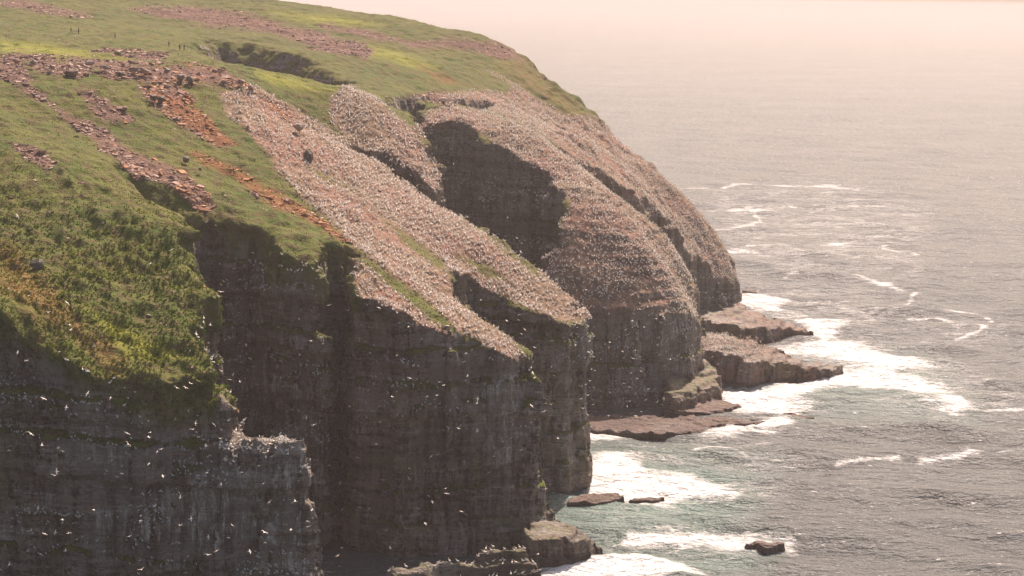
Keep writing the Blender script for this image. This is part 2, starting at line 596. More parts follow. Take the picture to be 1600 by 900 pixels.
COLONY_FAR = [(760, 108), (800, 126), (850, 160), (880, 182), (930, 180), (1010, 240), (1065, 290), (1115, 340), (1140, 390), (1165, 430), (1150, 450), (1110, 444), (1080, 402), (1052, 372), (1000, 325), (940, 284), (900, 252), (860, 220), (820, 196), (760, 172), (705, 160), (692, 148), (740, 140), (790, 146), (800, 135)]
GREEN_STRIPS = [[(520, 390), (560, 392), (600, 424), (650, 458), (700, 500), (720, 520), (700, 515), (650, 480), (610, 448), (565, 410)],
                [(600, 345), (640, 365), (690, 405), (700, 428), (670, 412), (630, 380)], [(715, 400), (760, 412), (800, 440), (760, 436)], [(450, 245), (520, 275), (560, 300), (500, 280)]]
SCREE = [[(0, 86), (50, 86), (90, 92), (150, 93), (220, 100), (300, 102), (350, 108), (392, 128), (404, 142), (370, 142), (310, 128), (300, 135), (270, 130), (240, 136), (200, 125), (180, 130), (150, 110), (122, 122), (80, 112), (50, 105), (45, 96), (0, 120)],
         [(0, 95), (30, 100), (60, 140), (110, 178), (160, 203), (205, 238), (250, 258), (292, 276), (314, 298), (336, 322), (325, 330), (300, 312), (265, 287), (215, 277), (180, 242), (150, 227), (120, 202), (90, 177), (50, 152), (0, 122)],
         [(118, 140), (145, 140), (165, 152), (182, 166), (204, 184), (180, 190), (160, 185), (138, 166)],
         [(215, 135), (270, 125), (302, 155), (290, 165), (322, 190), (352, 215), (372, 226), (345, 232), (310, 212), (268, 187), (240, 172), (224, 150)],
         [(0, 0), (60, 4), (100, 15), (142, 22), (120, 26), (60, 18), (10, 12)],
         [(190, 16), (300, 9), (400, 25), (460, 45), (560, 65), (582, 80), (570, 94), (530, 87), (480, 72), (430, 52), (370, 45), (300, 36), (250, 26)],
         [(500, 40), (560, 45), (640, 65), (700, 58), (760, 63), (795, 78), (820, 95), (750, 82), (700, 74), (660, 74), (600, 65), (540, 55)],
         [(30, 230), (60, 240), (85, 255), (70, 262), (40, 245)], [(145, 80), (200, 82), (260, 86), (250, 92), (190, 90)], [(640, 150), (720, 146), (735, 158), (680, 166)]]
ORANGE = [[(300, 238), (330, 243), (365, 260), (402, 280), (440, 300), (480, 325), (520, 350), (548, 376), (535, 380), (500, 357), (460, 337), (430, 327), (395, 302), (360, 277), (318, 256)],
          [(400, 138), (430, 158), (470, 185), (455, 190), (420, 168), (398, 150)], [(655, 103), (700, 118), (742, 136), (690, 130)], [(225, 140), (300, 160), (370, 226), (340, 230), (280, 190)]]
OCHRE = [[(0, 375), (45, 405), (95, 465), (135, 515), (190, 560), (175, 580), (120, 520), (60, 485), (20, 450), (0, 440)]]
LIME = [[(0, 62), (60, 70), (200, 88), (200, 97), (100, 90), (0, 84)], [(570, 72), (620, 80), (680, 105), (640, 104), (580, 86)], [(400, 112), (450, 120), (540, 142), (480, 145), (420, 130)], [(420, 18), (520, 25), (600, 40), (540, 42), (460, 30)], [(120, 470), (200, 520), (300, 560), (200, 560)]]
BARE_EDGE = [[(0, 470), (60, 492), (120, 545), (160, 590), (200, 600), (260, 605), (345, 580), (380, 640), (380, 720), (330, 660), (200, 640), (120, 590), (0, 500)]]


def zone_max(u, v, polys, soft, wob=None):
    m = np.zeros(len(u))
    for p in polys:
        p = np.asarray(p, float)
        bb = (u > p[:, 0].min() - 30) & (u < p[:, 0].max() + 30) & (v > p[:, 1].min() - 30) & (v < p[:, 1].max() + 30)
        if not bb.any():
            continue
        val = np.clip(0.5 - (sdpoly(u[bb], v[bb], p) + (wob[bb] if wob is not None else 0)) / soft, 0, 1)
        m[bb] = np.maximum(m[bb], val)
    return m


x, y, z = HV[:, 0], HV[:, 1], HV[:, 2]
wobble = 7.0 * fbm(x / 9, y / 9, z / 9, 3, 201) * 320.0 / np.maximum(y, 300) * 1.6
z_colony = zone_max(HU, HVV, [COLONY_SLOPE, COLONY_TIP, COLONY_SPUR, COLONY_DOME, COLONY_FAR], 10, wobble)
z_green = zone_max(HU, HVV, GREEN_STRIPS, 8, wobble)
z_scree = zone_max(HU, HVV, SCREE, 10, wobble * 1.7)
z_orange = zone_max(HU, HVV, ORANGE, 8, wobble)
z_orange = z_orange * np.where(HV[:, 1] > 560, 0.5, 1.0)
z_ochre = np.maximum(zone_max(HU, HVV, OCHRE, 30, wobble * 2), 0.6 * zone_max(HU, HVV, [[(760, 70), (830, 100), (880, 150), (930, 200), (870, 170), (800, 120)]], 30, wobble * 2))
z_lime = zone_max(HU, HVV, LIME, 14, wobble)
z_colony = z_colony * (1 - 0.85 * z_green)
HD_ = y
add_n = 0.25 * fbm(x / 3.0, y / 3.0, z / 3.0, 2, 211)
steep = sstep(0.62, 0.42, HN[:, 2] + add_n)              # 1 on cliff faces
steep = np.where(z < 6, np.maximum(steep, sstep(8, 4, z)), steep)
near_ = np.nonzero((HU < 565) & (HD_ < 480) & (steep > 0.2))[0]
below = tps_eval(BLOCKS[0]['fit'], x[near_], y[near_]) - z[near_]
hang = sstep(7.5, 1.5, below + 5.0 * fbm(x[near_] / 5, y[near_] / 5, z[near_] / 9, 3, 221))
steep[near_] *= 1 - 0.85 * hang
steep = np.maximum(steep, 0.95 * zone_max(HU, HVV, [[(345, 615), (385, 660), (500, 660), (510, 910), (300, 910), (320, 700)]], 14, wobble))

head = quads_mesh("headland", HV, HQ, True)
head.polygons.foreach_set("use_smooth", steep[HQ].mean(1) < 0.5)
add_attr(head, "cover", np.stack([steep, z_scree, z_colony], 1))
z_stain = zone_max(HU, HVV, [[(350, 430), (512, 425), (514, 700), (470, 770), (400, 690), (372, 620)], [(200, 640), (480, 790), (480, 900), (120, 900), (150, 700)], [(900, 480), (1085, 490), (1070, 600), (920, 600)], [(660, 470), (828, 575), (828, 720), (690, 700)]], 40, wobble * 2)
add_attr(head, "stain", np.stack([z_stain, z_stain, z_stain], 1))
add_attr(head, "tone", np.stack([z_orange, z_ochre, z_lime], 1))


def rock_colour(T, base=((0.090, 0.072, 0.060), (0.215, 0.178, 0.150)), wash=1.0):
    """dark bedded rock with upright run-off streaks and pale droppings below the ledges"""
    g = T.n("ShaderNodeNewGeometry")
    sp = T.n("ShaderNodeSeparateXYZ")
    T.l(g.outputs[0], sp.inputs[0])
    bed = T.noise(T.pos((0.03, 0.03, 0.75)), 1.0, 4, 0.65)
    streak = T.noise(T.pos((0.55, 0.55, 0.035)), 1.0, 4, 0.6)
    blot = T.noise(T.pos(), 0.11, 3, 0.55)
    fine = T.noise(T.pos((1, 1, 1.6)), 1.1, 4, 0.65)
    m = T.math('ADD', T.math('MULTIPLY', bed, 0.40), T.math('ADD', T.math('MULTIPLY', streak, 0.40), T.math('MULTIPLY', fine, 0.3)))
    col = T.mix(T.ramp(m, 0.46, 0.60), (base[0][0] * 0.42, base[0][1] * 0.42, base[0][2] * 0.42, 1), (base[1][0] * 1.15, base[1][1] * 1.12, base[1][2] * 1.1, 1))
    blot2 = T.noise(T.pos((1, 1, 0.4), (0, 0, 0.7)), 0.085, 3, 0.6)
    col = T.mix(T.math('MULTIPLY', T.ramp(blot, 0.50, 0.64, 0, 0.7), T.ramp(streak, 0.35, 0.6, 0.3, 1.0)), col, (0.150, 0.130, 0.062, 1))          # olive algae
    col = T.mix(T.math('MULTIPLY', T.ramp(blot2, 0.50, 0.62, 0, 0.75), T.ramp(fine, 0.35, 0.6, 0.3, 1.0)), col, (0.235, 0.210, 0.182, 1))         # grey stone
    col = T.mix(T.ramp(blot2, 0.46, 0.34, 0, 0.5), col, (0.058, 0.044, 0.037, 1))         # damp stone
    s2 = T.noise(T.pos((0.9, 0.9, 0.10)), 1.0, 4, 0.65)
    s3 = T.noise(T.pos((2.6, 2.6, 0.7)), 1.0, 3, 0.6)
    zone = T.noise(T.pos((0.07, 0.07, 0.16)), 1.0, 3, 0.55)
    w = T.math('MULTIPLY', T.math('MULTIPLY', T.ramp(s2, 0.46, 0.66), T.ramp(zone, 0.46, 0.60)), T.ramp(s3, 0.35, 0.65, 0.25, 1.0))
    stain = T.attr("stain")[0]
    col = T.mix(T.math('MULTIPLY', T.math('MULTIPLY', stain, T.ramp(streak, 0.32, 0.62, 0.15, 0.75)), wash), col, (0.235, 0.212, 0.188, 1))
    w = T.math('MULTIPLY', w, T.math('ADD', 0.7, stain))
    col = T.mix(T.math('MULTIPLY', w, 0.85 * wash, clamp=True), col, (0.50, 0.47, 0.43, 1))
    lines = T.noise(T.pos((0.035, 0.035, 0.42)), 1.0, 3, 0.6)
    ln = T.math('MULTIPLY', T.math('MULTIPLY', T.ramp(T.math('ABSOLUTE', T.math('SUBTRACT', lines, 0.52)), 0.028, 0.004), T.ramp(s3, 0.38, 0.62)), T.ramp(zone, 0.40, 0.58))
    col = T.mix(T.math('MULTIPLY', ln, 0.8 * wash), col, (0.46, 0.42, 0.38, 1))
    vor = T.n("ShaderNodeTexVoronoi", feature='DISTANCE_TO_EDGE')
    T.l(T.pos((0.33, 0.33, 0.55)), vor.inputs["Vector"])
    vor.inputs["Scale"].default_value = 1.0
    crack = T.ramp(vor.outputs[0], 0.0, 0.05, 0.0, 1.0)
    h = T.math('ADD', T.math('ADD', T.math('MULTIPLY', bed, 1.6), T.math('MULTIPLY', streak, 1.3)), T.math('ADD', T.math('MULTIPLY', fine, 1.1), T.math('MULTIPLY', crack, 0.25)))
    return col, h


def land_material():
    T = NT("land")
    steep, scree, colony = T.attr("cover")
    orange, ochre, lime = T.attr("tone")
    rock, rh = rock_colour(T)
    p = T.pos()
    n1 = T.noise(p, 0.07, 3)
    n2 = T.noise(p, 0.45, 4, 0.65)
    n3 = T.noise(p, 2.2, 3, 0.6)
    grass = T.mix(T.ramp(n1, 0.35, 0.65), (0.070, 0.104, 0.012, 1), (0.126, 0.136, 0.022, 1))
    grass = T.mix(T.ramp(n2, 0.40, 0.66), grass, (0.120, 0.088, 0.034, 1))
    grass = T.mix(T.ramp(n3, 0.40, 0.7, 0.0, 0.5), grass, (0.065, 0.078, 0.016, 1))
    grass = T.mix(T.math('MULTIPLY', lime, T.ramp(n2, 0.25, 0.6, 0.4, 1.0)), grass, (0.210, 0.215, 0.026, 1))
    grass = T.mix(T.math('MULTIPLY', ochre, T.ramp(n2, 0.3, 0.6, 0.3, 0.9)), grass, (0.200, 0.115, 0.034, 1))
    sc = T.mix(T.ramp(n2, 0.35, 0.65), (0.110, 0.062, 0.046, 1), (0.200, 0.110, 0.078, 1))
    col = T.mix(scree, grass, sc)
    col = T.mix(T.math('MULTIPLY', orange, T.ramp(n2, 0.3, 0.6, 0.3, 1.0)), col, (0.230, 0.092, 0.035, 1))
    guano = T.ramp(T.noise(p, 0.9, 3, 0.6), 0.42, 0.70)
    cg = T.mix(T.ramp(n1, 0.38, 0.62), (0.230, 0.118, 0.080, 1), (0.200, 0.130, 0.078, 1))
    cg = T.mix(T.math('MULTIPLY', guano, 0.58), cg, (0.46, 0.35, 0.29, 1))
    col = T.mix(colony, col, cg)
    rk = T.math('MULTIPLY', steep, T.math('SUBTRACT', 1.0, T.math('MULTIPLY', colony, 0.35)))
    col = T.mix(rk, col, rock)
    soft = T.math('ADD', T.math('MULTIPLY', n2, 0.9), T.math('MULTIPLY', n3, 0.5))
    hm = T.n("ShaderNodeMix", data_type='FLOAT')
    T.l(steep, hm.inputs[0])
    T.l(soft, hm.inputs[2])
    T.l(rh, hm.inputs[3])
    T.surf(col, 0.92, T.bump(hm.outputs[0], 0.9, 0.9), 0.15)
    return T.m


MAT_LAND = land_material()
link("headland", head, MAT_LAND, kind="structure")

# ------------------------------------------------------------------ depth lookup: what stands at a pixel of the photograph
ZC = 4
zb = np.full((1600 // ZC + 2, 900 // ZC + 2), 1e9)


def zb_add(V):
    u, v = project(V)
    ok = (u >= 0) & (u < 1600) & (v >= 0) & (v < 900)
    np.minimum.at(zb, ((u[ok] / ZC).astype(int), (v[ok] / ZC).astype(int)), V[ok, 1])


zb_add(HV)


def depth_at(u, v):
    i, j = int(u / ZC), int(v / ZC)
    return zb[max(i - 1, 0):i + 2, max(j - 1, 0):j + 2].min()


def visible(V, u, v, tol=4.0):
    ok = (u >= 1) & (u < 1599) & (v >= 1) & (v < 899)
    i, j = (np.clip(u, 0, 1599) / ZC).astype(int), (np.clip(v, 0, 899) / ZC).astype(int)
    return ok & (V[:, 1] < zb[i, j] + tol)


def on_land(u, v):
    """the point of the land seen at a pixel"""
    return W(u, v, depth_at(u, v))


# ------------------------------------------------------------------ rocks at the foot of the cliff
def sea_pts(*pts):
    return np.array([SEA(p[0], p[1], p[2] if len(p) > 2 else 0.0) for p in pts])


def rock_material(name, dark, light, moss=0.0, wet=True):
    T = NT(name)
    rock, rh = rock_colour(T, (dark, light), 0.3)
    g = T.n("ShaderNodeNewGeometry")
    spn = T.n("ShaderNodeSeparateXYZ")
    T.l(g.outputs[1], spn.inputs[0])
    spp = T.n("ShaderNodeSeparateXYZ")
    T.l(g.outputs[0], spp.inputs[0])
    if moss > 0:
        n = T.noise(T.pos(), 0.42, 4, 0.65)
        f = T.math('MULTIPLY', T.ramp(spn.outputs[2], 0.55, 0.8), T.ramp(n, 0.46, 0.60, 0, moss))
        rock = T.mix(f, rock, (0.110, 0.125, 0.022, 1))
    if wet:
        n = T.noise(T.pos(), 0.6, 2)
        lvl = T.math('ADD', spp.outputs[2], T.math('MULTIPLY', n, -1.6))
        f = T.ramp(lvl, 1.1, -0.3)
        rock = T.mix(T.math('MULTIPLY', f, 0.7), rock, (0.062, 0.030, 0.021, 1))
    T.surf(rock, 0.75, T.bump(rh, 0.9, 0.6), 0.3)
    return T.m


MAT_SHELF = rock_material("shelf_rock", (0.075, 0.042, 0.032), (0.170, 0.104, 0.074))
MAT_MOSS = rock_material("mossy_rock", (0.100, 0.072, 0.055), (0.200, 0.145, 0.110), 0.95)
MAT_DARK = rock_material("dark_rock", (0.075, 0.055, 0.044), (0.125, 0.092, 0.070), 0.5)
MAT_RED = rock_material("red_rock", (0.080, 0.047, 0.037), (0.160, 0.100, 0.076))


def make_rock(name, mat, poly, tops, label, cat, res=0.35, amp=0.45, zmin=-1.5, batter=0.12, step=1.1, **props):
    poly, tops = np.asarray(poly), np.asarray(tops)
    lo, hi = poly[:, :2].min(0) - 3, poly[:, :2].max(0) + 3
    xs, ys = np.arange(lo[0], hi[0], res), np.arange(lo[1], hi[1], res)
    zs = np.arange(zmin, tops[:, 2].max() + 2.5, res * 0.7)
    X, Y = np.meshgrid(xs, ys, indexing='ij')
    h = tps_eval(tps_fit(tops, 1.0), X, Y) if len(tops) > 3 else np.full(X.shape, tops[:, 2].mean())
    h = np.clip(h, 0.1, tops[:, 2].max() + 0.3)
    q = (h + 0.9 * fbm(X / 9, Y / 9, 0 * X, 3, 301)) / step
    h = h + step * (sstep(0.55, 0.8, q - np.floor(q)) - (q - np.floor(q))) * 0.95 + 0.28 * fbm(X / 1.3, Y / 1.3, 0 * X, 3, 303)
    span = min(np.ptp(poly[:, 0]), np.ptp(poly[:, 1]))
    rag = min(1.0, max(0.3, span / 22.0))
    s = sdpoly(X, Y, poly) + rag * (2.6 * fbm(X / 7, Y / 7, 0 * X, 3, 305) + 1.6 * np.round(2 * vnoise(X / 3.2, Y / 3.2, 0 * X, 306)) / 2 + 0.8 * fbm(X / 1.5, Y / 1.5, 0 * X, 2, 308))
    Zg = zs[None, None, :]
    top = (Zg - h[:, :, None]) * 0.9
    side = s[:, :, None] - batter * (2 - Zg)
    f = np.maximum(top, side).astype(np.float32)
    I, J, K = np.nonzero(np.abs(f) < 3)
    c = sstep(-1.2, 0.6, (side - top)[I, J, K])
    f[I, J, K] += (amp * rag * (0.10 + 0.90 * c) * rock_relief(X[I, J] * 2.2, Y[I, J] * 2.2, zs[K] * 2.6)).astype(np.float32)
    f[:, :, 0] = np.maximum(f[:, :, 0], 0.05)
    v, qd = surface_nets(f, xs, ys, zs)
    me = quads_mesh(name, v, qd, True)
    o = link(name, me, mat, label=label, category=cat, **props)
    zb_add(v)
    return o, v, qd


ROCKV = {}
_, v_, q_ = make_rock("sea_stack", MAT_DARK, list(sea_pts((600, 925, 8), (700, 940, 8), (832, 930, 8), (831, 872, 12), (826, 857, 13), (760, 859, 13), (700, 865, 13), (655, 876, 12.5), (615, 893, 11.5))),
                      sea_pts((612, 897, 11), (650, 880, 12.3), (700, 868, 12.8), (760, 861, 13.2), (824, 858, 13.2), (640, 895, 10.4), (700, 886, 10.8), (770, 882, 11.2), (822, 882, 11.4), (700, 910, 8.5), (800, 910, 8.8)),
                      "low grassy-topped sea stack crowded with birds at the foot of the dark cliff", "sea stack", 0.3, 0.5, -1.5, 0.05, 1.6)
ROCKV['stack'] = (v_, q_)
_, v_, q_ = make_rock("boulder_platform", MAT_DARK, list(sea_pts((812, 892, 0), (838, 892, 0), (903, 880, 0), (932, 864, 0), (927, 838, 3.6), (914, 824, 4.6), (898, 818, 5.2), (870, 812, 5.6), (835, 810, 5.8), (812, 815, 5.8))),
                      sea_pts((825, 813, 6), (850, 814, 5.8), (880, 818, 5.6), (905, 825, 5.0), (918, 836, 4.2), (850, 830, 5.6), (890, 838, 5.0), (926, 855, 1.6)),
                      "blunt dark rock platform jutting into surf beside the sheer dark cliff corner", "rock", 0.35, 0.5, -1.5, 0.08)
make_rock("mossy_ledge", MAT_MOSS, list(sea_pts((1045, 652, 0), (1080, 644, 0), (1121, 628, 0), (1124, 604, 3), (1116, 580, 5), (1098, 556, 7.5), (1070, 542, 9), (1040, 545, 9), (1030, 600, 6))),
          sea_pts((1055, 548, 9), (1092, 560, 8), (1062, 580, 7), (1104, 588, 5.6), (1118, 606, 4.4), (1085, 612, 4.8), (1060, 622, 4.6)),
          "stepped rock ledge with bright green moss at the foot of the bird headland", "rock ledge", 0.4, 0.4)
_, v_, q_ = make_rock("rock_platform", MAT_SHELF, list(sea_pts((1108, 600, 0), (1180, 606, 0), (1225, 597, 0), (1292, 592, 0), (1310, 580, 1), (1318, 572, 2), (1270, 562, 4), (1232, 552, 5), (1182, 534, 7.5), (1130, 520, 8.8), (1084, 512, 9.8), (1072, 530, 9.8), (1085, 580, 5))),
                      sea_pts((1085, 516, 9.8), (1130, 523, 8.8), (1180, 536, 7.6), (1232, 554, 5.2), (1305, 573, 2.4), (1250, 571, 4.4), (1215, 567, 5.8), (1180, 563, 7), (1150, 557, 7.8), (1110, 550, 8.8)),
                      "long flat-topped rock platform with sunlit top and dark front, ringed by white surf", "rock platform", 0.5, 0.4)
ROCKV['platform'] = (v_, q_)
make_rock("rock_platform", MAT_SHELF, list(sea_pts((1085, 502, 6), (1150, 490, 3), (1200, 497, 4), (1244, 504, 3), (1272, 519, 0.5), (1236, 530, 0), (1200, 538, 0), (1180, 543, 0), (1140, 540, 0), (1090, 535, 1))),
          sea_pts((1098, 498, 7.4), (1150, 494, 6.2), (1200, 499, 4.8), (1242, 507, 3), (1264, 519, 1.0), (1180, 512, 5.6), (1235, 514, 3.2), (1110, 508, 7.0)),
          "brown rock platform tapering into surf directly below the farthest cliff end", "rock platform", 0.6, 0.4)
make_rock("rock_slab", MAT_RED, list(sea_pts((900, 668), (940, 676), (1000, 683), (1085, 678), (1120, 668), (1175, 664), (1190, 658), (1120, 654), (1060, 656), (1000, 658), (925, 657))),
          sea_pts((930, 664, 0.9), (1000, 668, 0.9), (1060, 662, 0.96), (1150, 660, 0.6), (1010, 676, 0.72)),
          "long low reddish rock slab awash at the foot of the bird headland", "rock slab", 0.4, 0.3, -1, 0.12, 0.6)
make_rock("rock_slab", MAT_RED, list(sea_pts((1045, 652), (1090, 650), (1135, 648), (1168, 637), (1120, 631), (1055, 634))),
          sea_pts((1060, 642, 1.32), (1100, 640, 1.14), (1150, 638, 0.72), (1130, 645, 0.72)),
          "short reddish rock slab just below the green mossy ledge", "rock slab", 0.4, 0.3, -1, 0.12, 0.6)
make_rock("rock_slab", MAT_RED, list(sea_pts((1180, 653), (1235, 658), (1270, 653), (1240, 648), (1190, 648))), sea_pts((1200, 652, 0.42), (1240, 653, 0.42), (1225, 650, 0.48)),
          "thin reddish rock slab barely out of the foam beyond the low slabs", "rock slab", 0.4, 0.3, -1, 0.12, 0.5)
make_rock("wave_washed_rock", MAT_RED, list(sea_pts((888, 792), (930, 792), (975, 784), (960, 777), (925, 778), (905, 782))), sea_pts((910, 787, 0.78), (940, 783, 1.08), (960, 782, 0.72)),
          "flat brown rock in the foam below the second sheer cliff corner", "rock", 0.3, 0.3, -1, 0.12, 0.6)
make_rock("wave_washed_rock", MAT_RED, list(sea_pts((985, 783), (1020, 785), (1034, 781), (1010, 779))), sea_pts((1000, 782, 0.48), (1020, 782, 0.54), (1012, 781, 0.48)),
          "small sliver of brown rock in foam, seaward of a flat brown rock", "rock", 0.3, 0.3, -1, 0.12, 0.6)
make_rock("wave_washed_rock", MAT_RED, list(sea_pts((1170, 853), (1185, 852), (1196, 857), (1224, 854), (1216, 848), (1200, 849), (1190, 847))), sea_pts((1182, 851, 0.35), (1198, 851, 0.62), (1212, 851, 0.4)),
          "lone reddish rock ringed by foam in open water off the near cliffs", "rock", 0.25, 0.4, -1, 0.15, 0.6)
make_rock("wave_washed_rock", MAT_RED, list(sea_pts((1372, 574), (1400, 582), (1420, 584), (1412, 577), (1385, 572))), sea_pts((1385, 576, 0.48), (1405, 580, 0.66), (1410, 580, 0.48)),
          "outermost dark rock at the seaward end of the broad white surf", "rock", 0.4, 0.35, -1, 0.15, 0.6)
make_rock("wave_washed_rock", MAT_DARK, list(sea_pts((1318, 574), (1345, 575), (1342, 571), (1320, 571))), sea_pts((1325, 572.5, 0.42), (1340, 573, 0.48), (1330, 573, 0.42)),
          "small dark rock in white surf just off the long rock platform tip", "rock", 0.4, 0.3, -1, 0.15, 0.6)
make_rock("wave_washed_rock", MAT_DARK, list(sea_pts((1158, 457), (1182, 458), (1178, 454), (1160, 454))), sea_pts((1165, 456, 0.48), (1175, 456, 0.54), (1170, 455, 0.48)),
          "farther of two dark rocks in the foam off the last cliff", "rock", 0.5, 0.3, -1, 0.15, 0.6)
make_rock("wave_washed_rock", MAT_DARK, list(sea_pts((1153, 479), (1195, 479), (1190, 475), (1155, 475))), sea_pts((1165, 477, 0.54), (1180, 477, 0.6), (1172, 476, 0.54)),
          "nearer of two dark rocks in the foam off the last cliff", "rock", 0.5, 0.3, -1, 0.15, 0.6)

# ------------------------------------------------------------------ the sea: one sheet out to the horizon
FOAM = [[(900, 668), (985, 682), (950, 692), (905, 696)], [(905, 712), (960, 705), (1000, 716), (1010, 735), (1060, 745), (1110, 758), (1160, 770), (1150, 781), (1080, 786), (1000, 784), (915, 786), (912, 740)],
        [(985, 836), (1060, 831), (1130, 838), (1235, 845), (1242, 856), (1180, 851), (1100, 848), (1060, 856), (1000, 853), (970, 848)], [(830, 905), (836, 890), (905, 880), (960, 868), (1010, 872), (1060, 880), (1110, 905)],
        [(1115, 606), (1200, 604), (1250, 592), (1310, 580), (1350, 570), (1420, 563), (1452, 574), (1405, 586), (1445, 598), (1505, 612), (1440, 616), (1380, 609), (1330, 600), (1290, 611), (1235, 625), (1285, 640), (1240, 646), (1170, 652), (1120, 636)],
        [(1175, 548), (1230, 540), (1275, 528), (1245, 505), (1262, 500), (1325, 510), (1300, 530), (1362, 545), (1445, 567), (1420, 582), (1350, 577), (1310, 567), (1250, 557)], [(1150, 482), (1156, 460), (1232, 468), (1220, 480), (1265, 496), (1180, 490)],
        [(1085, 680), (1150, 665), (1190, 658), (1235, 655), (1180, 677), (1120, 687)], [(1440, 628), (1500, 618), (1530, 640), (1490, 645)]]
FOAM_THIN = [[(895, 700), (980, 690), (1060, 705), (1080, 730), (1000, 735), (905, 715)], [(930, 865), (975, 850), (1060, 858), (1180, 855), (1100, 880), (980, 872)], [(1050, 740), (1160, 765), (1240, 760), (1180, 790), (1060, 795)], [(840, 800), (900, 790), (1080, 787), (1120, 800), (960, 812)],
             [(1180, 545), (1300, 500), (1420, 545), (1560, 600), (1600, 640), (1480, 650), (1300, 600)], [(1120, 300), (1300, 290), (1450, 330), (1430, 420), (1240, 430), (1125, 380)], [(1150, 440), (1300, 450), (1440, 480), (1560, 520), (1420, 530), (1250, 490)],
             [(1090, 690), (1200, 690), (1240, 720), (1160, 730), (1090, 705)]]
FOAM_LINES = [([(1110, 331), (1170, 326), (1240, 335)], 3), ([(1172, 328), (1192, 348), (1170, 352), (1115, 360)], 4), ([(1128, 394), (1160, 391), (1205, 398)], 4), ([(1060, 296), (1160, 290), (1300, 292), (1340, 296)], 2), ([(1175, 327), (1300, 322), (1425, 324)], 2),
              ([(1328, 430), (1385, 446), (1432, 459), (1418, 474)], 5), ([(1225, 432), (1245, 428)], 3), ([(1470, 485), (1520, 490), (1548, 498)], 3), ([(1440, 719), (1520, 712), (1592, 702)], 5), ([(1310, 724), (1350, 720), (1402, 714)], 4), ([(1470, 638), (1530, 642), (1605, 640)], 4),
              ([(1350, 495), (1460, 496), (1490, 500)], 2), ([(1495, 528), (1540, 515), (1520, 508)], 3), ([(1085, 705), (1120, 697), (1165, 712)], 4), ([(1220, 722), (1245, 724)], 2), ([(1440, 533), (1502, 540)], 3), ([(1380, 385), (1435, 400)], 3), ([(1150, 385), (1330, 380)], 2), ([(960, 846), (1000, 838), (1060, 838)], 6)]


def build_sea():
    ss = np.concatenate([np.linspace(-0.46, -0.07, 40)[:-1], np.linspace(-0.07, 0.275, 520), np.linspace(0.275, 0.46, 24)[1:]])
    ly = [math.log(230.0)]
    while ly[-1] < math.log(31500.0):
        yy = math.exp(ly[-1])
        ly.append(ly[-1] + (0.0021 if 290 < yy < 800 else 0.0045 if yy < 2500 else 0.012))
    ys = np.exp(np.array(ly))
    Y, S = np.meshgrid(ys, ss, indexing='ij')
    Xg = S * Y
    rs = np.random.RandomState(3)
    z = np.zeros_like(Y)
    wx = 4.0 * vnoise(Xg / 40, Y / 40, 0 * Y, 401)
    wy = 4.0 * vnoise(Xg / 40, Y / 40, 0 * Y, 403)
    for i in range(34):
        lam = 5.0 * (44 / 5.0) ** rs.rand()
        th = math.radians(rs.normal(248, 26))           # swell running in towards the cliffs
        k = 2 * math.pi / lam
        ph = (Xg + wx) * math.cos(th) * k + (Y + wy) * math.sin(th) * k + rs.rand() * 6.28
        amp = 0.0105 * lam * (1.0 if lam > 10 else 0.9)
        fade = sstep(1.0, 0.35, Y * 0.0026 * 3.0 / lam)
        z += amp * fade * (np.exp(np.sin(ph) - 1) * 1.5 - 0.7)
    z *= 0.85
    V = np.stack([Xg, Y, z], 2).reshape(-1, 3)
    ny, nx = Y.shape
    i = np.arange(ny * nx).reshape(ny, nx)
    Q = np.stack([i[:-1, :-1], i[:-1, 1:], i[1:, 1:], i[1:, :-1]], 2).reshape(-1, 4)
    flatV = V.copy()
    flatV[:, 2] = 0
    u, v = project(flatV)
    nz = fbm(V[:, 0] / 9, V[:, 1] / 9, 0 * V[:, 0], 4, 411)
    w = 9 * nz
    foam = zone_max(u, v, FOAM, 26, w * 1.2)
    thin = zone_max(u, v, FOAM_THIN, 40, w * 2)
    lines = np.zeros(len(u))
    for pts, wd in FOAM_LINES:
        for (x0, y0), (x1, y1) in zip(pts, pts[1:]):
            bb = (u > min(x0, x1) - 40) & (u < max(x0, x1) + 40) & (v > min(y0, y1) - 25) & (v < max(y0, y1) + 25)
            ub, vb = u[bb], v[bb] + 3.5 * nz[bb]
            ex, ey = x1 - x0, y1 - y0
            t = np.clip(((ub - x0) * ex + (vb - y0) * ey) / (ex * ex + ey * ey), 0, 1)
            d = np.hypot((ub - x0 - t * ex) * 0.6, (vb - y0 - t * ey) * 1.4)
            lines[bb] = np.maximum(lines[bb], np.clip(1.0 - d / (wd * 1.8), 0, 1) * 0.66)
    teal = zone_max(u, v, [[(840, 800), (905, 680), (1100, 700), (1200, 740), (1160, 800), (1100, 840), (960, 850), (860, 850)], [(1120, 600), (1440, 570), (1520, 640), (1290, 640)], [(900, 860), (1200, 860), (1150, 905), (850, 905)]], 90, w * 2)
    V[:, 2] += 0.9 * foam * (0.35 + np.abs(fbm(V[:, 0] / 3, V[:, 1] / 3, 0 * V[:, 0], 3, 421)))
    me = quads_mesh("sea", V, Q, True)
    add_attr(me, "surf", np.stack([np.maximum(foam, lines), thin, teal], 1))
    return me


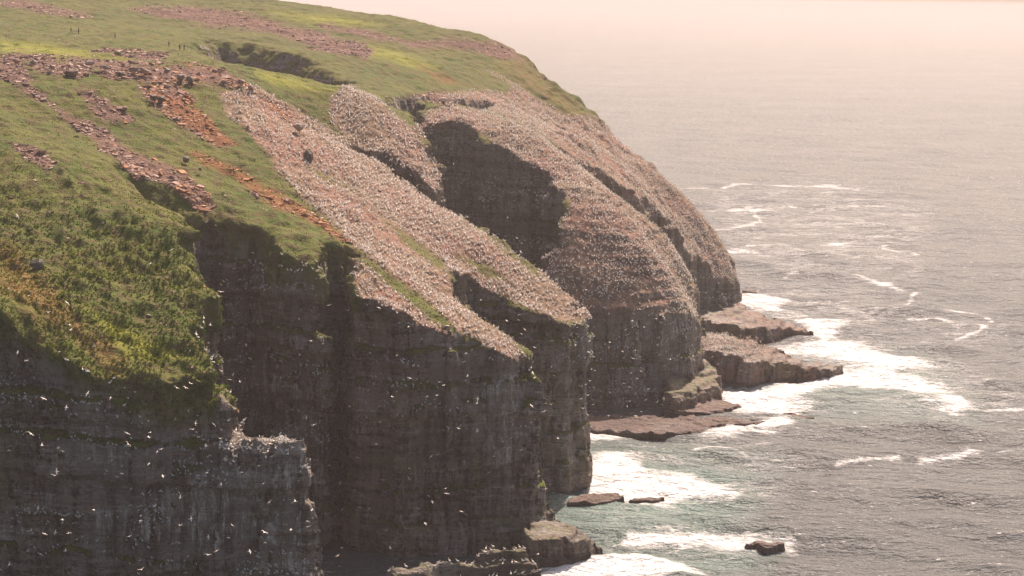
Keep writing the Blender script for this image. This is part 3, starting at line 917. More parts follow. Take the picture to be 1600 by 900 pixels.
def sea_material():
    T = NT("sea_water")
    foam, thin, teal = T.attr("surf")
    p = T.pos((1, 1, 1))
    n0 = T.noise(T.pos((0.7, 1.3, 1), (0, 0, 0.2)), 0.075, 4, 0.6, 1.2)
    n1 = T.noise(T.pos((0.8, 1.2, 1), (0, 0, 0.2)), 0.30, 5, 0.7, 0.8)
    n2 = T.noise(p, 1.1, 4, 0.7)
    nm = T.math('ADD', T.math('MULTIPLY', n0, 0.40), T.math('ADD', T.math('MULTIPLY', n1, 0.35), T.math('MULTIPLY', n2, 0.25)))
    f1 = T.ramp(T.math('ADD', foam, T.math('MULTIPLY', T.math('SUBTRACT', nm, 0.5), 3.0)), 0.25, 0.85)
    f1 = T.math('MULTIPLY', f1, T.ramp(foam, 0.0, 0.15))
    web = T.ramp(T.math('ABSOLUTE', T.math('SUBTRACT', n1, 0.5)), 0.045, 0.0)
    f2 = T.math('MULTIPLY', T.math('MULTIPLY', thin, T.math('MAXIMUM', T.ramp(nm, 0.50, 0.64), T.math('MULTIPLY', web, T.ramp(n0, 0.42, 0.58)))), 0.7)
    sparkle_caps = T.math('MULTIPLY', T.ramp(T.noise(T.pos((0.4, 1.0, 1), (0, 0, 0.2)), 0.95, 3, 0.6), 0.655, 0.71), T.ramp(n0, 0.40, 0.60, 0.25, 0.85))  # small whitecap flecks, their white also painted in as sun sparkle
    f2 = T.math('MAXIMUM', f2, sparkle_caps)
    f = T.math('MAXIMUM', f1, f2)
    water = T.mix(teal, (0.068, 0.076, 0.074, 1), (0.120, 0.195, 0.165, 1))
    swell = T.noise(T.pos((0.5, 1.0, 1), (0, 0, 0.25)), 0.012, 3, 0.6)
    water = T.mix(T.ramp(swell, 0.4, 0.65), water, T.mix(0.5, water, (0.10, 0.105, 0.10, 1)))
    col = T.mix(f, water, (0.82, 0.80, 0.77, 1))
    b1 = T.noise(T.pos((0.55, 1.0, 1), (0, 0, 0.25)), 0.30, 4, 0.6)
    b2 = T.noise(T.pos((0.7, 1.0, 1), (0, 0, 0.1)), 1.3, 3, 0.6)
    h = T.math('ADD', T.math('MULTIPLY', b1, 2.6), T.math('MULTIPLY', b2, 1.15))
    h = T.math('ADD', h, T.math('MULTIPLY', T.math('MULTIPLY', nm, f), 1.0))
    nrm = T.bump(h, 1.0, 1.0)
    pr = T.surf(col, T.math('ADD', T.math('MULTIPLY', f, 0.3), 0.60), nrm, 0.5)
    pr.inputs["IOR"].default_value = 1.33
    # crisp ripples that catch the sun
    b3 = T.noise(T.pos((0.75, 1.0, 1), (0, 0, 0.15)), 0.36, 3, 0.6)
    g2 = T.n("ShaderNodeBsdfPrincipled")
    T.l(col, g2.inputs["Base Color"])
    T.val(g2.inputs["Roughness"], T.math('ADD', T.math('MULTIPLY', f, 0.6), 0.17))
    g2.inputs["IOR"].default_value = 1.33
    T.l(T.bump(T.math('ADD', T.math('MULTIPLY', b3, 4.6), T.math('MULTIPLY', h, 0.5)), 1.0, 1.0), g2.inputs["Normal"])
    ms = T.n("ShaderNodeMixShader")
    ms.inputs[0].default_value = 0.45
    T.l(pr.outputs[0], ms.inputs[1])
    T.l(g2.outputs[0], ms.inputs[2])
    T.l(ms.outputs[0], T.out.inputs[0])
    return T.m


link("sea", build_sea(), sea_material(), kind="structure")

# ------------------------------------------------------------------ sea haze
def build_haze():
    x0, x1, y0, y1, z0, z1 = -16500, 16500, -60, 33000, -5, 121
    V = [(x, y, z) for x in (x0, x1) for y in (y0, y1) for z in (z0, z1)]
    Q = [(0, 1, 3, 2), (4, 6, 7, 5), (0, 4, 5, 1), (2, 3, 7, 6), (0, 2, 6, 4), (1, 5, 7, 3)]
    me = quads_mesh("haze", np.array(V, float), np.array(Q), False)
    T = NT("haze")
    vol = T.n("ShaderNodeVolumePrincipled")
    vol.inputs["Color"].default_value = (0.73, 0.675, 0.66, 1)
    vol.inputs["Density"].default_value = 0.00013
    vol.inputs["Anisotropy"].default_value = 0.25
    T.l(vol.outputs[0], T.out.inputs[1])
    link("haze", me, T.m, kind="stuff")


build_haze()
# ------------------------------------------------------------------ helpers for scattered things
rs = np.random.RandomState(21)


def thin(P, cell, seed=0, jitter=True):
    """index of one point per cell of a 3D grid, so that picks keep their distance"""
    r = np.random.RandomState(seed)
    order = r.permutation(len(P))
    key = np.floor(P[order] / cell).astype(np.int64)
    h = key[:, 0] * 73856093 ^ key[:, 1] * 19349663 ^ key[:, 2] * 83492791
    _, first = np.unique(h, return_index=True)
    return order[first]


def rot_z(a):
    c, s = np.cos(a), np.sin(a)
    M = np.zeros((len(a), 3, 3))
    M[:, 0, 0], M[:, 0, 1], M[:, 1, 0], M[:, 1, 1], M[:, 2, 2] = c, -s, s, c, 1
    return M


def frames(N, yaw):
    """basis whose third axis follows N, turned by yaw about it"""
    N = N / np.linalg.norm(N, axis=1, keepdims=True)
    t = np.stack([np.cos(yaw), np.sin(yaw), 0 * yaw], 1)
    t -= N * (t * N).sum(1, keepdims=True)
    t /= np.linalg.norm(t, axis=1, keepdims=True)
    b = np.cross(N, t)
    return np.stack([t, b, N], 2)


def merged(name, baseV, faces, P, M, S, mat, cols=None, smooth=False, **props):
    """many small pieces nobody would count, as one mesh; baseV may hold several variants (k, n, 3)"""
    baseV = np.asarray(baseV)
    if baseV.ndim == 2:
        baseV = baseV[None]
    n = baseV.shape[1]
    var = rs.randint(0, len(baseV), len(P))
    B = baseV[var] * S[:, None, :]
    Vv = np.einsum('kij,knj->kni', M, B) + P[:, None, :]
    ff = np.concatenate([np.asarray(f) for f in faces])
    lt = np.array([len(f) for f in faces])
    off = (np.arange(len(P)) * n)[:, None]
    F = (ff[None] + off).ravel()
    me = mesh_from(name, Vv.reshape(-1, 3), F, np.tile(lt, len(P)), smooth)
    if cols is not None:
        c = cols if cols.ndim == 3 else np.repeat(cols[:, None, :], n, 1)
        add_attr(me, "col", c.reshape(-1, c.shape[-1]))
    return link(name, me, mat, **props)


def col_material(name, rough=0.9, noise=0.35, bump=0.0):
    T = NT(name)
    a = T.n("ShaderNodeAttribute", attribute_name="col")
    n = T.noise(T.pos(), 2.5, 3, 0.6)
    c = T.mix(1.0, a.outputs[0], T.mix(n, (1 - noise, 1 - noise, 1 - noise, 1), (1 + noise, 1 + noise, 1 + noise, 1)), 'MULTIPLY')
    T.surf(c, rough, T.bump(n, bump, 0.2) if bump else None, 0.2)
    return T.m


HD = HV[:, 1]
VIS = visible(HV, HU, HVV, 6.0)
wide = (HU > -120) & (HU < 1720) & (HVV > -60) & (HVV < 980)

# ------------------------------------------------------------------ scree
cubeF = [(0, 1, 3, 2), (4, 6, 7, 5), (0, 4, 5, 1), (2, 3, 7, 6), (0, 2, 6, 4), (1, 5, 7, 3)]
slabs = []
for k in range(14):
    b = np.array([(x, y, z) for x in (-1, 1) for y in (-1, 1) for z in (-1, 1)], float)
    b[:, :2] *= 1 + 0.45 * (rs.rand(8, 2) - 0.5)
    b[:, 2] *= 0.55 + 0.3 * rs.rand(8)
    b[4:, :] *= 0.65 + 0.35 * rs.rand()
    slabs.append(b)
slabs = np.array(slabs)
zs_any = np.maximum(z_scree, z_orange * 0.85 * (HD < 480))
cand = np.nonzero((zs_any > 0.35) & (steep < 0.6) & wide)[0]
cand = cand[rs.rand(len(cand)) < 0.25 + 0.75 * zs_any[cand]]
pick = cand[thin(HV[cand], 0.66, 1)]
pf_ = fbm(HV[pick, 0] / 9, HV[pick, 1] / 9, HV[pick, 2] / 9, 3, 511)
pick = pick[rs.rand(len(pick)) < np.clip(0.72 + 1.6 * pf_, 0.12, 0.95) * np.where(HD[pick] > 690, 0.35, 1.0)]
loose = np.nonzero((steep < 0.5) & wide & (z_colony < 0.3) & (zs_any <= 0.35) & (HD < 640))[0]
loose = loose[thin(HV[loose], 6.0, 2)]
loose = loose[rs.rand(len(loose)) < 0.22]
pick = np.concatenate([pick, loose])
k = len(pick)
n_loose = len(loose)
size = 0.165 * np.exp(0.55 * rs.randn(k)).clip(0.45, 3.6) * (1.0 - 0.15 * (HD[pick] > 560))
size[k - n_loose:] = np.minimum(size[k - n_loose:], 0.22)
S = np.stack([size * (1 + 0.7 * rs.rand(k)), size * (0.8 + 0.4 * rs.rand(k)), size * (0.32 + 0.35 * rs.rand(k))], 1)
Nn = HN[pick] + 0.3 * rs.randn(k, 3)
Nn[:, 2] = np.abs(Nn[:, 2]) + 0.3
P = HV[pick] + np.array([0, 0, 1.0]) * (size * 0.08)[:, None]
pal = np.array([(0.27, 0.170, 0.135), (0.34, 0.225, 0.180), (0.19, 0.115, 0.095), (0.42, 0.30, 0.24), (0.25, 0.145, 0.110)])
pal_o = np.array([(0.38, 0.175, 0.085), (0.31, 0.140, 0.070), (0.44, 0.24, 0.13), (0.24, 0.11, 0.06), (0.36, 0.19, 0.11)])
oo = np.maximum(z_orange, sstep(140, 330, HU) * (HD < 480) * 0.6)[pick]
cc = np.where((rs.rand(k) < oo)[:, None], pal_o[rs.randint(0, 5, k)], pal[rs.randint(0, 5, k)]) * (0.75 + 0.5 * rs.rand(k, 1))
merged("scree", slabs, cubeF, P, frames(Nn, rs.rand(k) * 6.28), S, col_material("scree_stone", 0.9, 0.35), cc, False, kind="stuff")
print("scree", k)

# ------------------------------------------------------------------ grass tussocks
nb = 5
tv, tf = [], []
for kk in range(8):
    vv = []
    for i in range(nb):
        a = 6.28 * (i + rs.rand() * 0.7) / nb
        d = np.array([math.cos(a), math.sin(a), 0])
        sdv = np.array([-d[1], d[0], 0])
        L, wd, hgt = 0.55 + 0.35 * rs.rand(), 0.22 + 0.15 * rs.rand(), 0.5 + 0.5 * rs.rand()
        vv += [-sdv * wd * 0.6, sdv * wd * 0.6, d * L * 0.7 + sdv * wd * 0.8 + np.array([0, 0, hgt]), d * L * 0.7 - sdv * wd * 0.8 + np.array([0, 0, hgt * 0.92])]
    tv.append(vv)
tv = np.array(tv)
tf = [(4 * i, 4 * i + 1, 4 * i + 2, 4 * i + 3) for i in range(nb)]
gz = (1 - z_scree) * (1 - z_colony * 0.9) * (steep < 0.45)
bush = sstep(395, 335, HD + 16 * fbm(HV[:, 0] / 14, HV[:, 1] / 14, HV[:, 2] / 14, 2, 507)) * (HVV > 120)
cand = np.nonzero((gz > 0.3) & wide & (HD < 500))[0]
c1 = cand[thin(HV[cand], 0.62, 3)]
clump = fbm(HV[c1, 0] / 3.5, HV[c1, 1] / 3.5, HV[c1, 2] / 3.5, 2, 501)
c1 = c1[(clump + 0.5 * rs.rand(len(c1)) > -0.05) & (rs.rand(len(c1)) < 0.30 + 0.7 * bush[c1])]
c2 = c1[:0]
pick = np.concatenate([c1, c2])
k = len(pick)
big = 0.5 + 0.5 * bush[pick]
size = (0.30 * np.exp(0.35 * rs.randn(k))).clip(0.2, 1.0) * big
S = np.stack([size, size, size * (0.45 + 0.4 * rs.rand(k))], 1)
Nn = HN[pick] * 0.7 + np.array([0, 0, 0.5]) + 0.15 * rs.randn(k, 3)
hue = sstep(-0.3, 0.3, fbm(HV[pick, 0] / 12, HV[pick, 1] / 12, HV[pick, 2] / 12, 3, 505) + 0.25 * rs.randn(k))[:, None]
cc = (1 - hue) * np.array([[0.056, 0.088, 0.010]]) + hue * np.array([[0.118, 0.130, 0.020]])
oc = (z_ochre[pick] * 0.7 * rs.rand(k))[:, None]
cc = cc * (1 - oc) + oc * np.array([[0.20, 0.125, 0.038]])
lm = (z_lime[pick] * 0.6)[:, None]
cc = (cc * (1 - lm) + lm * np.array([[0.19, 0.20, 0.025]])) * (0.88 + 0.24 * rs.rand(k, 1))
def blade_material():
    T = NT("grass_blades")
    a = T.n("ShaderNodeAttribute", attribute_name="col")
    d = T.n("ShaderNodeBsdfDiffuse")
    t_ = T.n("ShaderNodeBsdfTranslucent")
    T.l(a.outputs[0], d.inputs[0])
    T.l(T.mix(1.0, a.outputs[0], (1.25, 1.2, 0.7, 1), 'MULTIPLY'), t_.inputs[0])
    m = T.n("ShaderNodeMixShader")
    m.inputs[0].default_value = 0.45
    T.l(d.outputs[0], m.inputs[1])
    T.l(t_.outputs[0], m.inputs[2])
    T.l(m.outputs[0], T.out.inputs[0])
    return T.m


merged("grass", tv, tf, HV[pick] - 0.08 * S[:, 2:3] * np.array([[0, 0, 1]]), frames(Nn, rs.rand(k) * 6.28), S, blade_material(), cc, False, kind="stuff")
print("grass", k)

# ------------------------------------------------------------------ boulders one can tell apart
MAT_BROWN = rock_material("brown_boulder", (0.24, 0.150, 0.118), (0.36, 0.245, 0.190), 0, False)
MAT_PALE = rock_material("pale_boulder", (0.25, 0.19, 0.15), (0.42, 0.33, 0.26), 0, False)


def boulder_mesh(seed, sx, sy, sz):
    r = np.random.RandomState(seed)
    bm = bmesh.new()
    for i in range(22):
        d = r.randn(3)
        d /= np.abs(d).max() ** 0.6 * np.linalg.norm(d) ** 0.4
        bm.verts.new((d[0] * sx * (0.8 + 0.3 * r.rand()), d[1] * sy * (0.8 + 0.3 * r.rand()), d[2] * sz * (0.75 + 0.3 * r.rand())))
    res = bmesh.ops.convex_hull(bm, input=bm.verts)
    bmesh.ops.delete(bm, geom=[g for g in res["geom_interior"] if isinstance(g, bmesh.types.BMVert)], context='VERTS')
    bmesh.ops.bevel(bm, geom=bm.edges[:] , offset=0.09 * min(sx, sy, sz), segments=1, affect='EDGES')
    me = bpy.data.meshes.new("boulder")
    bm.to_mesh(me)
    bm.free()
    return me


BOULDERS = [(113, 115, 3.6, 2.4, 1.7, 'B', "big flat-topped brown boulder in grass just below the rocky plateau edge"),
            (240, 153, 2.0, 1.6, 1.3, 'B', "pale-topped round boulder at the head of the steep orange scree run"),
            (252, 157, 2.6, 1.8, 1.6, 'D', "dark boulder tucked against a round one atop the orange scree run"),
            (290, 250, 1.4, 1.1, 1.2, 'P', "pale upright boulder at the end of a short stony tongue in grass"),
            (312, 265, 0.8, 0.7, 0.6, 'P', "small pale stone alone on the green strip between two scree runs"),
            (466, 200, 3.4, 2.2, 1.5, 'B', "broad brown outcrop boulder with a shaded face amid the upper colony"),
            (482, 246, 2.4, 2.0, 2.6, 'D', "tall dark rock standing out of the crowded nesting slope"),
            (697, 514, 1.7, 1.3, 0.9, 'P', "pale squarish boulder on the lip of the cliff between nesting birds"),
            (122, 205, 1.2, 1.0, 0.7, 'P', "grey stone in grass left of the long stony band"),
            (195, 170, 1.8, 1.2, 0.8, 'B', "flat brown rock at the lower end of the middle stony patch"),
            (183, 84, 1.8, 1.2, 1.0, 'P', "pale boulder standing on the green plateau behind the rocky edge"),
            (58, 415, 2.4, 2.2, 1.6, 'D', "dark mossy outcrop poking from the bushy near slope above the ochre turf"),
            (232, 495, 1.0, 0.9, 0.7, 'D', "dark stone bedded in the lower green slope near the cliff lip")]
for i, (u, v, sx, sy, sz, mt, lab) in enumerate(BOULDERS):
    p = on_land(u, v)
    o = link("boulder", boulder_mesh(40 + i, sx * 0.5, sy * 0.5, sz * 0.62), {'B': MAT_BROWN, 'D': MAT_DARK, 'P': MAT_PALE}[mt], label=lab, category="boulder")
    o.location = p + np.array([0, 0.2, sz * 0.12])
    o.rotation_euler = (0.1, -0.08, i * 0.9)
edge = [(25, 96), (48, 100), (82, 106), (140, 100), (165, 106), (188, 116), (208, 110), (228, 112), (262, 112), (282, 122), (298, 126), (312, 116), (335, 112), (352, 122), (378, 130), (392, 138)]
for i, (u, v) in enumerate(edge):
    p = on_land(u, v)
    s = 1.3 + 1.2 * rs.rand()
    o = link("boulder", boulder_mesh(80 + i % 6, s * 0.62, s * 0.45, s * 0.33), MAT_BROWN, label="brown slab-like boulder among scree along the near rim of the green plateau", category="boulder", group="boulders along the plateau rim")
    o.location = p + np.array([0, 0.1, 0.1 * s])
    o.rotation_euler = (0.15 * rs.randn(), 0.15 * rs.randn(), rs.rand() * 6.28)

# ------------------------------------------------------------------ gannets
MAT_WHITE = flat("white_plumage", (0.90, 0.81, 0.70), 0.7)
MAT_BLACK = flat("black_plumage", (0.020, 0.018, 0.018), 0.6)
MAT_BUFF = flat("buff_head", (0.72, 0.56, 0.36), 0.7)
MAT_BILL = flat("grey_bill", (0.36, 0.38, 0.42), 0.5)


def gannet_flying(wing):
    """heading +X; wing: rise of the wings at inner joint and tip, sweep"""
    r1, r2, sweep = wing
    bm = bmesh.new()
    xs_ = [-0.52, -0.40, -0.24, -0.08, 0.08, 0.20, 0.32, 0.42, 0.48, 0.60]
    rad = [0.012, 0.035, 0.075, 0.098, 0.100, 0.085, 0.062, 0.060, 0.034, 0.008]
    rings = []
    for x_, r_ in zip(xs_, rad):
        ring = []
        for i in range(8):
            a = math.radians(22.5 + 45 * i)
            flat_ = 0.55 if x_ < -0.35 else 0.95
            ring.append(bm.verts.new((x_, r_ * math.cos(a), r_ * flat_ * math.sin(a) + (0.015 if x_ > 0.3 else 0))))
        rings.append(ring)
    side = {}
    for j in range(len(rings) - 1):
        for i in range(8):
            f = bm.faces.new((rings[j][i], rings[j][(i + 1) % 8], rings[j + 1][(i + 1) % 8], rings[j + 1][i]))
            f.material_index = 2 if j in (6, 7) else 3 if j == 8 else 0
            side[(j, i)] = f
    bm.faces.new(rings[0][::-1])
    bm.faces.new(rings[-1])
    for sg, i in ((1, 7), (-1, 3)):
        fs = [side[(3, i)], side[(4, i)]]
        stations = [(0.30, r1 * 0.6, 0.05, 0.95, 0.5, 0), (0.52, r1, 0.06, 0.85, 0.4, 0), (0.74, r1 + (r2 - r1) * 0.6, -0.02 - sweep * 0.5, 0.62, 0.3, 0), (0.93, r2, -0.12 - sweep, 0.22, 0.2, 1)]
        c0 = np.mean([v.co for f in fs for v in f.verts], 0)
        z0 = c0[2]
        prev = 0
        for (yy, zz, xo, ch, th, mi) in stations:
            ret = bmesh.ops.extrude_face_region(bm, geom=fs)
            newf = [g for g in ret["geom"] if isinstance(g, bmesh.types.BMFace)]
            nv = list({v for f in newf for v in f.verts})
            bmesh.ops.delete(bm, geom=fs, context='FACES_ONLY')
            for v in nv:
                # base section
                ox = v.co.x
                if prev == 0:
                    v.co.x = c0[0] + (ox - c0[0]) * 0.78
                lx = (v.co.x - (c0[0] if prev == 0 else pc[0]))
                lz = v.co.z - (z0 if prev == 0 else pc[2])
                v.co = Vector((c0[0] + xo + lx * (ch / (1 if prev == 0 else pch)), sg * yy, z0 + zz + lz * (th / (1 if prev == 0 else pth))))
            pc = (c0[0] + xo, 0, z0 + zz)
            pch, pth = ch, th
            if mi:
                for f in {f for v in nv for f in v.link_faces}:
                    f.material_index = 1
            fs = newf
            prev = 1
    bmesh.ops.recalc_face_normals(bm, faces=bm.faces)
    me = bpy.data.meshes.new("flying_gannet")
    bm.to_mesh(me)
    bm.free()
    for m in (MAT_WHITE, MAT_BLACK, MAT_BUFF, MAT_BILL):
        me.materials.append(m)
    for p_ in me.polygons:
        p_.use_smooth = True
    return me


POSES = [("spread level", gannet_flying((0.03, 0.02, 0.06))), ("raised", gannet_flying((0.20, 0.42, 0.02))), ("drooped", gannet_flying((0.05, -0.22, 0.10))), ("bowed", gannet_flying((0.16, 0.02, 0.16)))]

FLY = [(322,347),(337,352),(268,390),(235,412),(366,420),(395,395),(57,282),(27,338),(402,320),(417,328),(486,336),(503,340),(704,233),(660,231),(690,258),(709,256),(652,290),(588,245),(712,300),(750,309),(711,336),(734,352),(730,339),(752,361),(793,340),(626,257),
       (805,313),(838,313),(808,372),(814,394),(842,425),(869,437),(840,438),(827,434),(867,424),(970,425),(980,440),(936,434),(1060,447),(815,380),(957,277),
       (45,462),(105,473),(58,474),(75,488),(107,508),(110,516),(271,455),(284,474),(260,508),(307,522),(326,536),(329,508),(345,456),(147,541),(27,551),(41,564),(115,560),(92,550),(136,615),(68,623),(173,622),(104,637),(276,606),(290,606),(297,548),(296,598),(329,560),(334,566),(374,536),(384,539),(377,566),(390,560),(396,572),(364,585),(359,593),(375,596),(334,663),(300,671),(306,662),(42,675),
       (514,477),(467,498),(544,485),(592,481),(638,511),(486,533),(468,555),(402,601),(620,555),(640,591),(613,620),(686,597),(693,602),(728,553),(724,566),(730,588),(704,545),(683,618),(668,620),(731,627),(746,623),(745,630),(479,653),(455,640),(490,664),(546,635),(573,652),(594,659),(717,670),(746,673),(751,469),(758,497),(792,501),(736,454),
       (811,492),(810,500),(905,505),(902,512),(820,515),(818,542),(835,543),(862,573),(866,587),(832,583),(835,590),(899,539),(921,533),(920,550),(924,577),(929,579),(951,543),(978,515),(1006,511),(1032,504),(1063,489),(1025,498),(988,501),(1000,483),(987,461),(946,454),(915,453),(1100,496),(1103,458),(953,535),(993,548),(1000,557),(989,560),(973,549),(1047,562),(1065,559),(1027,551),(1001,580),(996,592),(986,583),(975,599),(984,605),(993,615),(1013,608),(1027,628),(1037,623),(1034,632),(1009,625),(980,635),(953,613),(939,620),(925,624),(915,601),(922,595),(928,605),(918,618),(909,623),(927,632),(946,642),(932,643),(918,648),(951,650),(971,651),(993,650),(1002,643),(985,627),(831,634),(850,643),(830,660),(911,638),(861,632),(815,522),(1122,569),(1157,579),(1112,623),
       (48,678),(14,704),(66,696),(91,700),(98,705),(89,737),(86,743),(200,694),(199,677),(234,676),(233,683),(310,683),(322,697),(343,685),(246,706),(252,702),(232,725),(191,740),(323,739),(255,744),(345,757),(378,738),(223,772),(280,770),(282,777),(242,791),(220,806),(220,814),(298,811),(282,821),(362,820),(97,812),(146,797),(60,794),(107,833),(87,832),(70,834),(48,829),(202,838),(102,861),(63,866),(15,882),(325,839),(357,840),(338,861),(325,867),(390,862),(221,890),(290,895),
       (411,693),(422,693),(457,699),(502,691),(559,715),(514,727),(588,694),(404,728),(411,756),(421,785),(413,832),(414,848),(454,828),(461,784),(488,797),(481,815),(482,823),(509,803),(531,755),(535,796),(554,766),(563,793),(577,795),(598,750),(640,732),(639,748),(670,775),(676,784),(655,795),(665,818),(604,828),(610,856),(534,856),(528,868),(696,763),(698,771),(674,713),(684,710),(771,713),(721,799),(728,804),(764,738),
       (815,703),(842,744),(852,764),(865,770),(872,685),(841,866),(807,878),(1305,420),(935,175),(1133,283),(1258,547),(1485,340)]


def fly_zone(u, v):
    if u > 1110 or (u > 1090 and v > 560):
        return "over the sea" if v < 480 else "over the surf"
    if u > 830 and v < 300:
        return "above the far bird slope"
    if u > 905 or (u > 840 and 410 < v < 480):
        return "before the bird headland, " + ("high up" if v < 520 else "halfway down" if v < 590 else "near its foot")
    if v < 420 and u > 560:
        return "before the hollow below the dome"
    if u > 830 or (u > 725 and v < 510):
        return "by the narrow buttress"
    if u > 516 and v > 430:
        return "before the wide sheer cliff, " + ("high up" if v < 570 else "midway down" if v < 690 else "low down" if v < 780 else "near its foot")
    if u < 345 and v < 420 or (u < 300 and v < 480) or (u < 345 and v < 545 and v > 0.3 * u + 430 - 0.6 * 0 and v < 480 + 0.55 * u - 40):
        return "over the bushy green near slope"
    if u > 345 and v < 420:
        return "over the grass above the cliff rim"
    if u > 345 and v < 690:
        return "before the recessed cliff by the gully"
    b = "upper" if v < 660 else "middle" if v < 760 else "lower"
    return f"before the {b} nearest cliff, " + ("leftward" if u < 180 else "gully side")


fl = []
fly_objs = []
for (u, v) in FLY:
    D0 = depth_at(u, v)
    if D0 > 1e6:
        D0 = min(620.0, SEA(u, v, 12)[1])
        D = D0 - 10 * rs.rand()
    else:
        D = D0 - (5 + 26 * rs.rand())
    pi = [0, 1, 2, 3, 0, 1, 3][rs.randint(7)]
    hd = rs.randint(4)
    yaw = [0.0, math.pi, math.pi / 2, -math.pi / 2][hd] + 0.5 * rs.randn() * 0.6
    bank = 0.55 * rs.randn()
    o = bpy.data.objects.new("flying_gannet", POSES[pi][1])
    C.objects.link(o)
    o.location = W(u, v, D)
    o.rotation_euler = (np.clip(bank, -0.9, 0.9), 0.12 * rs.randn(), yaw)
    o.scale = (0.48 + 0.22 * rs.rand(),) * 3
    o["category"] = "gannet"
    o["group"] = "gannets in flight"
    cy, sy_ = math.cos(yaw), math.sin(yaw)
    head = "right" if cy > 0.75 else "left" if cy < -0.75 else "away" if sy_ > 0 else "nearer"
    base = {"right": "gliding seaward", "left": "gliding landward", "away": "heading away", "nearer": "coming nearer"}[head]
    fl.append((fly_zone(u, v), POSES[pi][0], base, u, v))
    fly_objs.append(o)
byk = {}
for i, t_ in enumerate(fl):
    byk.setdefault(t_[:3], []).append(i)
NUM = ["two", "three", "four", "five", "six", "seven", "eight", "nine", "ten", "eleven", "twelve"]
ORD = ["leftmost", "second from left", "third from left", "fourth from left", "fifth from left", "sixth from left", "seventh from left", "eighth from left", "ninth from left", "tenth from left", "eleventh from left", "twelfth from left"]
for (zn, ps, base), ids in byk.items():
    ids.sort(key=lambda i: fl[i][3])
    for j, i in enumerate(ids):
        lab = f"gannet {base}, wings {ps}, {zn}"
        if len(ids) > 1:
            lab += ", " + (ORD[j] if j < len(ids) - 1 else "rightmost")
        fly_objs[i]["label"] = lab


def sitting_base(sides, detail):
    """a gannet on its nest: slanting body, neck up, bill out; returns verts, faces, colours"""
    if detail:
        ctr = [(-0.50, 0, 0.10), (-0.36, 0, 0.14), (-0.18, 0, 0.19), (0.02, 0, 0.25), (0.16, 0, 0.31), (0.22, 0, 0.43), (0.25, 0, 0.55), (0.31, 0, 0.61), (0.40, 0, 0.60), (0.50, 0, 0.585)]
        rad = [0.015, 0.05, 0.12, 0.155, 0.125, 0.07, 0.06, 0.068, 0.045, 0.008]
        colr = ['k', 'k', 'w', 'w', 'w', 'w', 'b', 'b', 'b', 'g']
    else:
        ctr = [(-0.46, 0, 0.11), (-0.24, 0, 0.17), (0.04, 0, 0.25), (0.20, 0, 0.42), (0.28, 0, 0.60), (0.46, 0, 0.58)]
        rad = [0.02, 0.11, 0.16, 0.075, 0.07, 0.01]
        colr = ['k', 'w', 'w', 'w', 'b', 'g']
    CO = {'w': (0.90, 0.81, 0.70), 'k': (0.03, 0.026, 0.025), 'b': (0.74, 0.60, 0.42), 'g': (0.36, 0.38, 0.42)}
    V, F, K = [], [], []
    ctr = np.array(ctr)
    for i, (c, r) in enumerate(zip(ctr, rad)):
        d = ctr[min(i + 1, len(ctr) - 1)] - ctr[max(i - 1, 0)]
        d /= np.linalg.norm(d)
        up = np.array([-d[2], 0, d[0]])
        for s in range(sides):
            a = 2 * math.pi * s / sides
            V.append(c + r * (math.cos(a) * np.array([0, 1, 0]) + math.sin(a) * up))
            K.append(CO[colr[i]])
    n = len(ctr)
    for i in range(n - 1):
        for s in range(sides):
            s2 = (s + 1) % sides
            F.append((i * sides + s, (i + 1) * sides + s, (i + 1) * sides + s2, i * sides + s2))
    F.append(tuple(range(sides)))
    F.append(tuple(reversed(range((n - 1) * sides, n * sides))))
    return np.array(V), F, np.array(K)


MAT_BIRD = col_material("seabird_plumage", 0.75, 0.06)
sv, sf, sk = sitting_base(8, True)
SIT_ME = mesh_from("nesting_gannet", sv, np.concatenate([np.asarray(f) for f in sf]), [len(f) for f in sf], True)
add_attr(SIT_ME, "col", sk)
SIT_ME.materials.append(MAT_BIRD)
lv, lf, lk = sitting_base(6, False)

# candidates on the land
dens = fbm(HV[:, 0] / 7, HV[:, 1] / 7, HV[:, 2] / 7, 3, 601)
zc = zone_max(HU, HVV, [COLONY_SLOPE, COLONY_TIP, COLONY_SPUR, COLONY_DOME, COLONY_FAR], 8, wobble * 0.8) * (1 - 0.93 * z_green)
ok = (HN[:, 2] > 0.34) & wide & (zc > 0.3)
cand = np.nonzero(ok)[0]
cand = cand[thin(HV[cand], 0.86, 11)]
keep = rs.rand(len(cand)) < zc[cand] * np.clip(0.85 + 1.5 * dens[cand], 0.12, 1.0) * np.where(HD[cand] > 590, 0.9, 1.0) * np.where(zone_max(HU[cand], HVV[cand], [[(340, 140), (470, 190), (560, 280), (480, 300), (400, 220)]], 40) > 0.4, 0.6, 1)
colony = cand[keep]
# birds on ledges of the faces below the colonies, and along rims
LEDGE = [[(842, 470), (1088, 480), (1085, 560), (900, 570), (860, 500)], [(660, 270), (860, 290), (840, 420), (800, 430), (700, 330)], [(1060, 380), (1150, 430), (1150, 480), (1090, 470)], [(550, 410), (640, 500), (560, 500)]]
ok = (HN[:, 2] > 0.30) & (zone_max(HU, HVV, LEDGE, 10) > 0.5) & wide & (zc < 0.3) & VIS
cand = np.nonzero(ok)[0]
cand = cand[thin(HV[cand], 1.3, 12)]
colony = np.concatenate([colony, cand[rs.rand(len(cand)) < 0.55]])
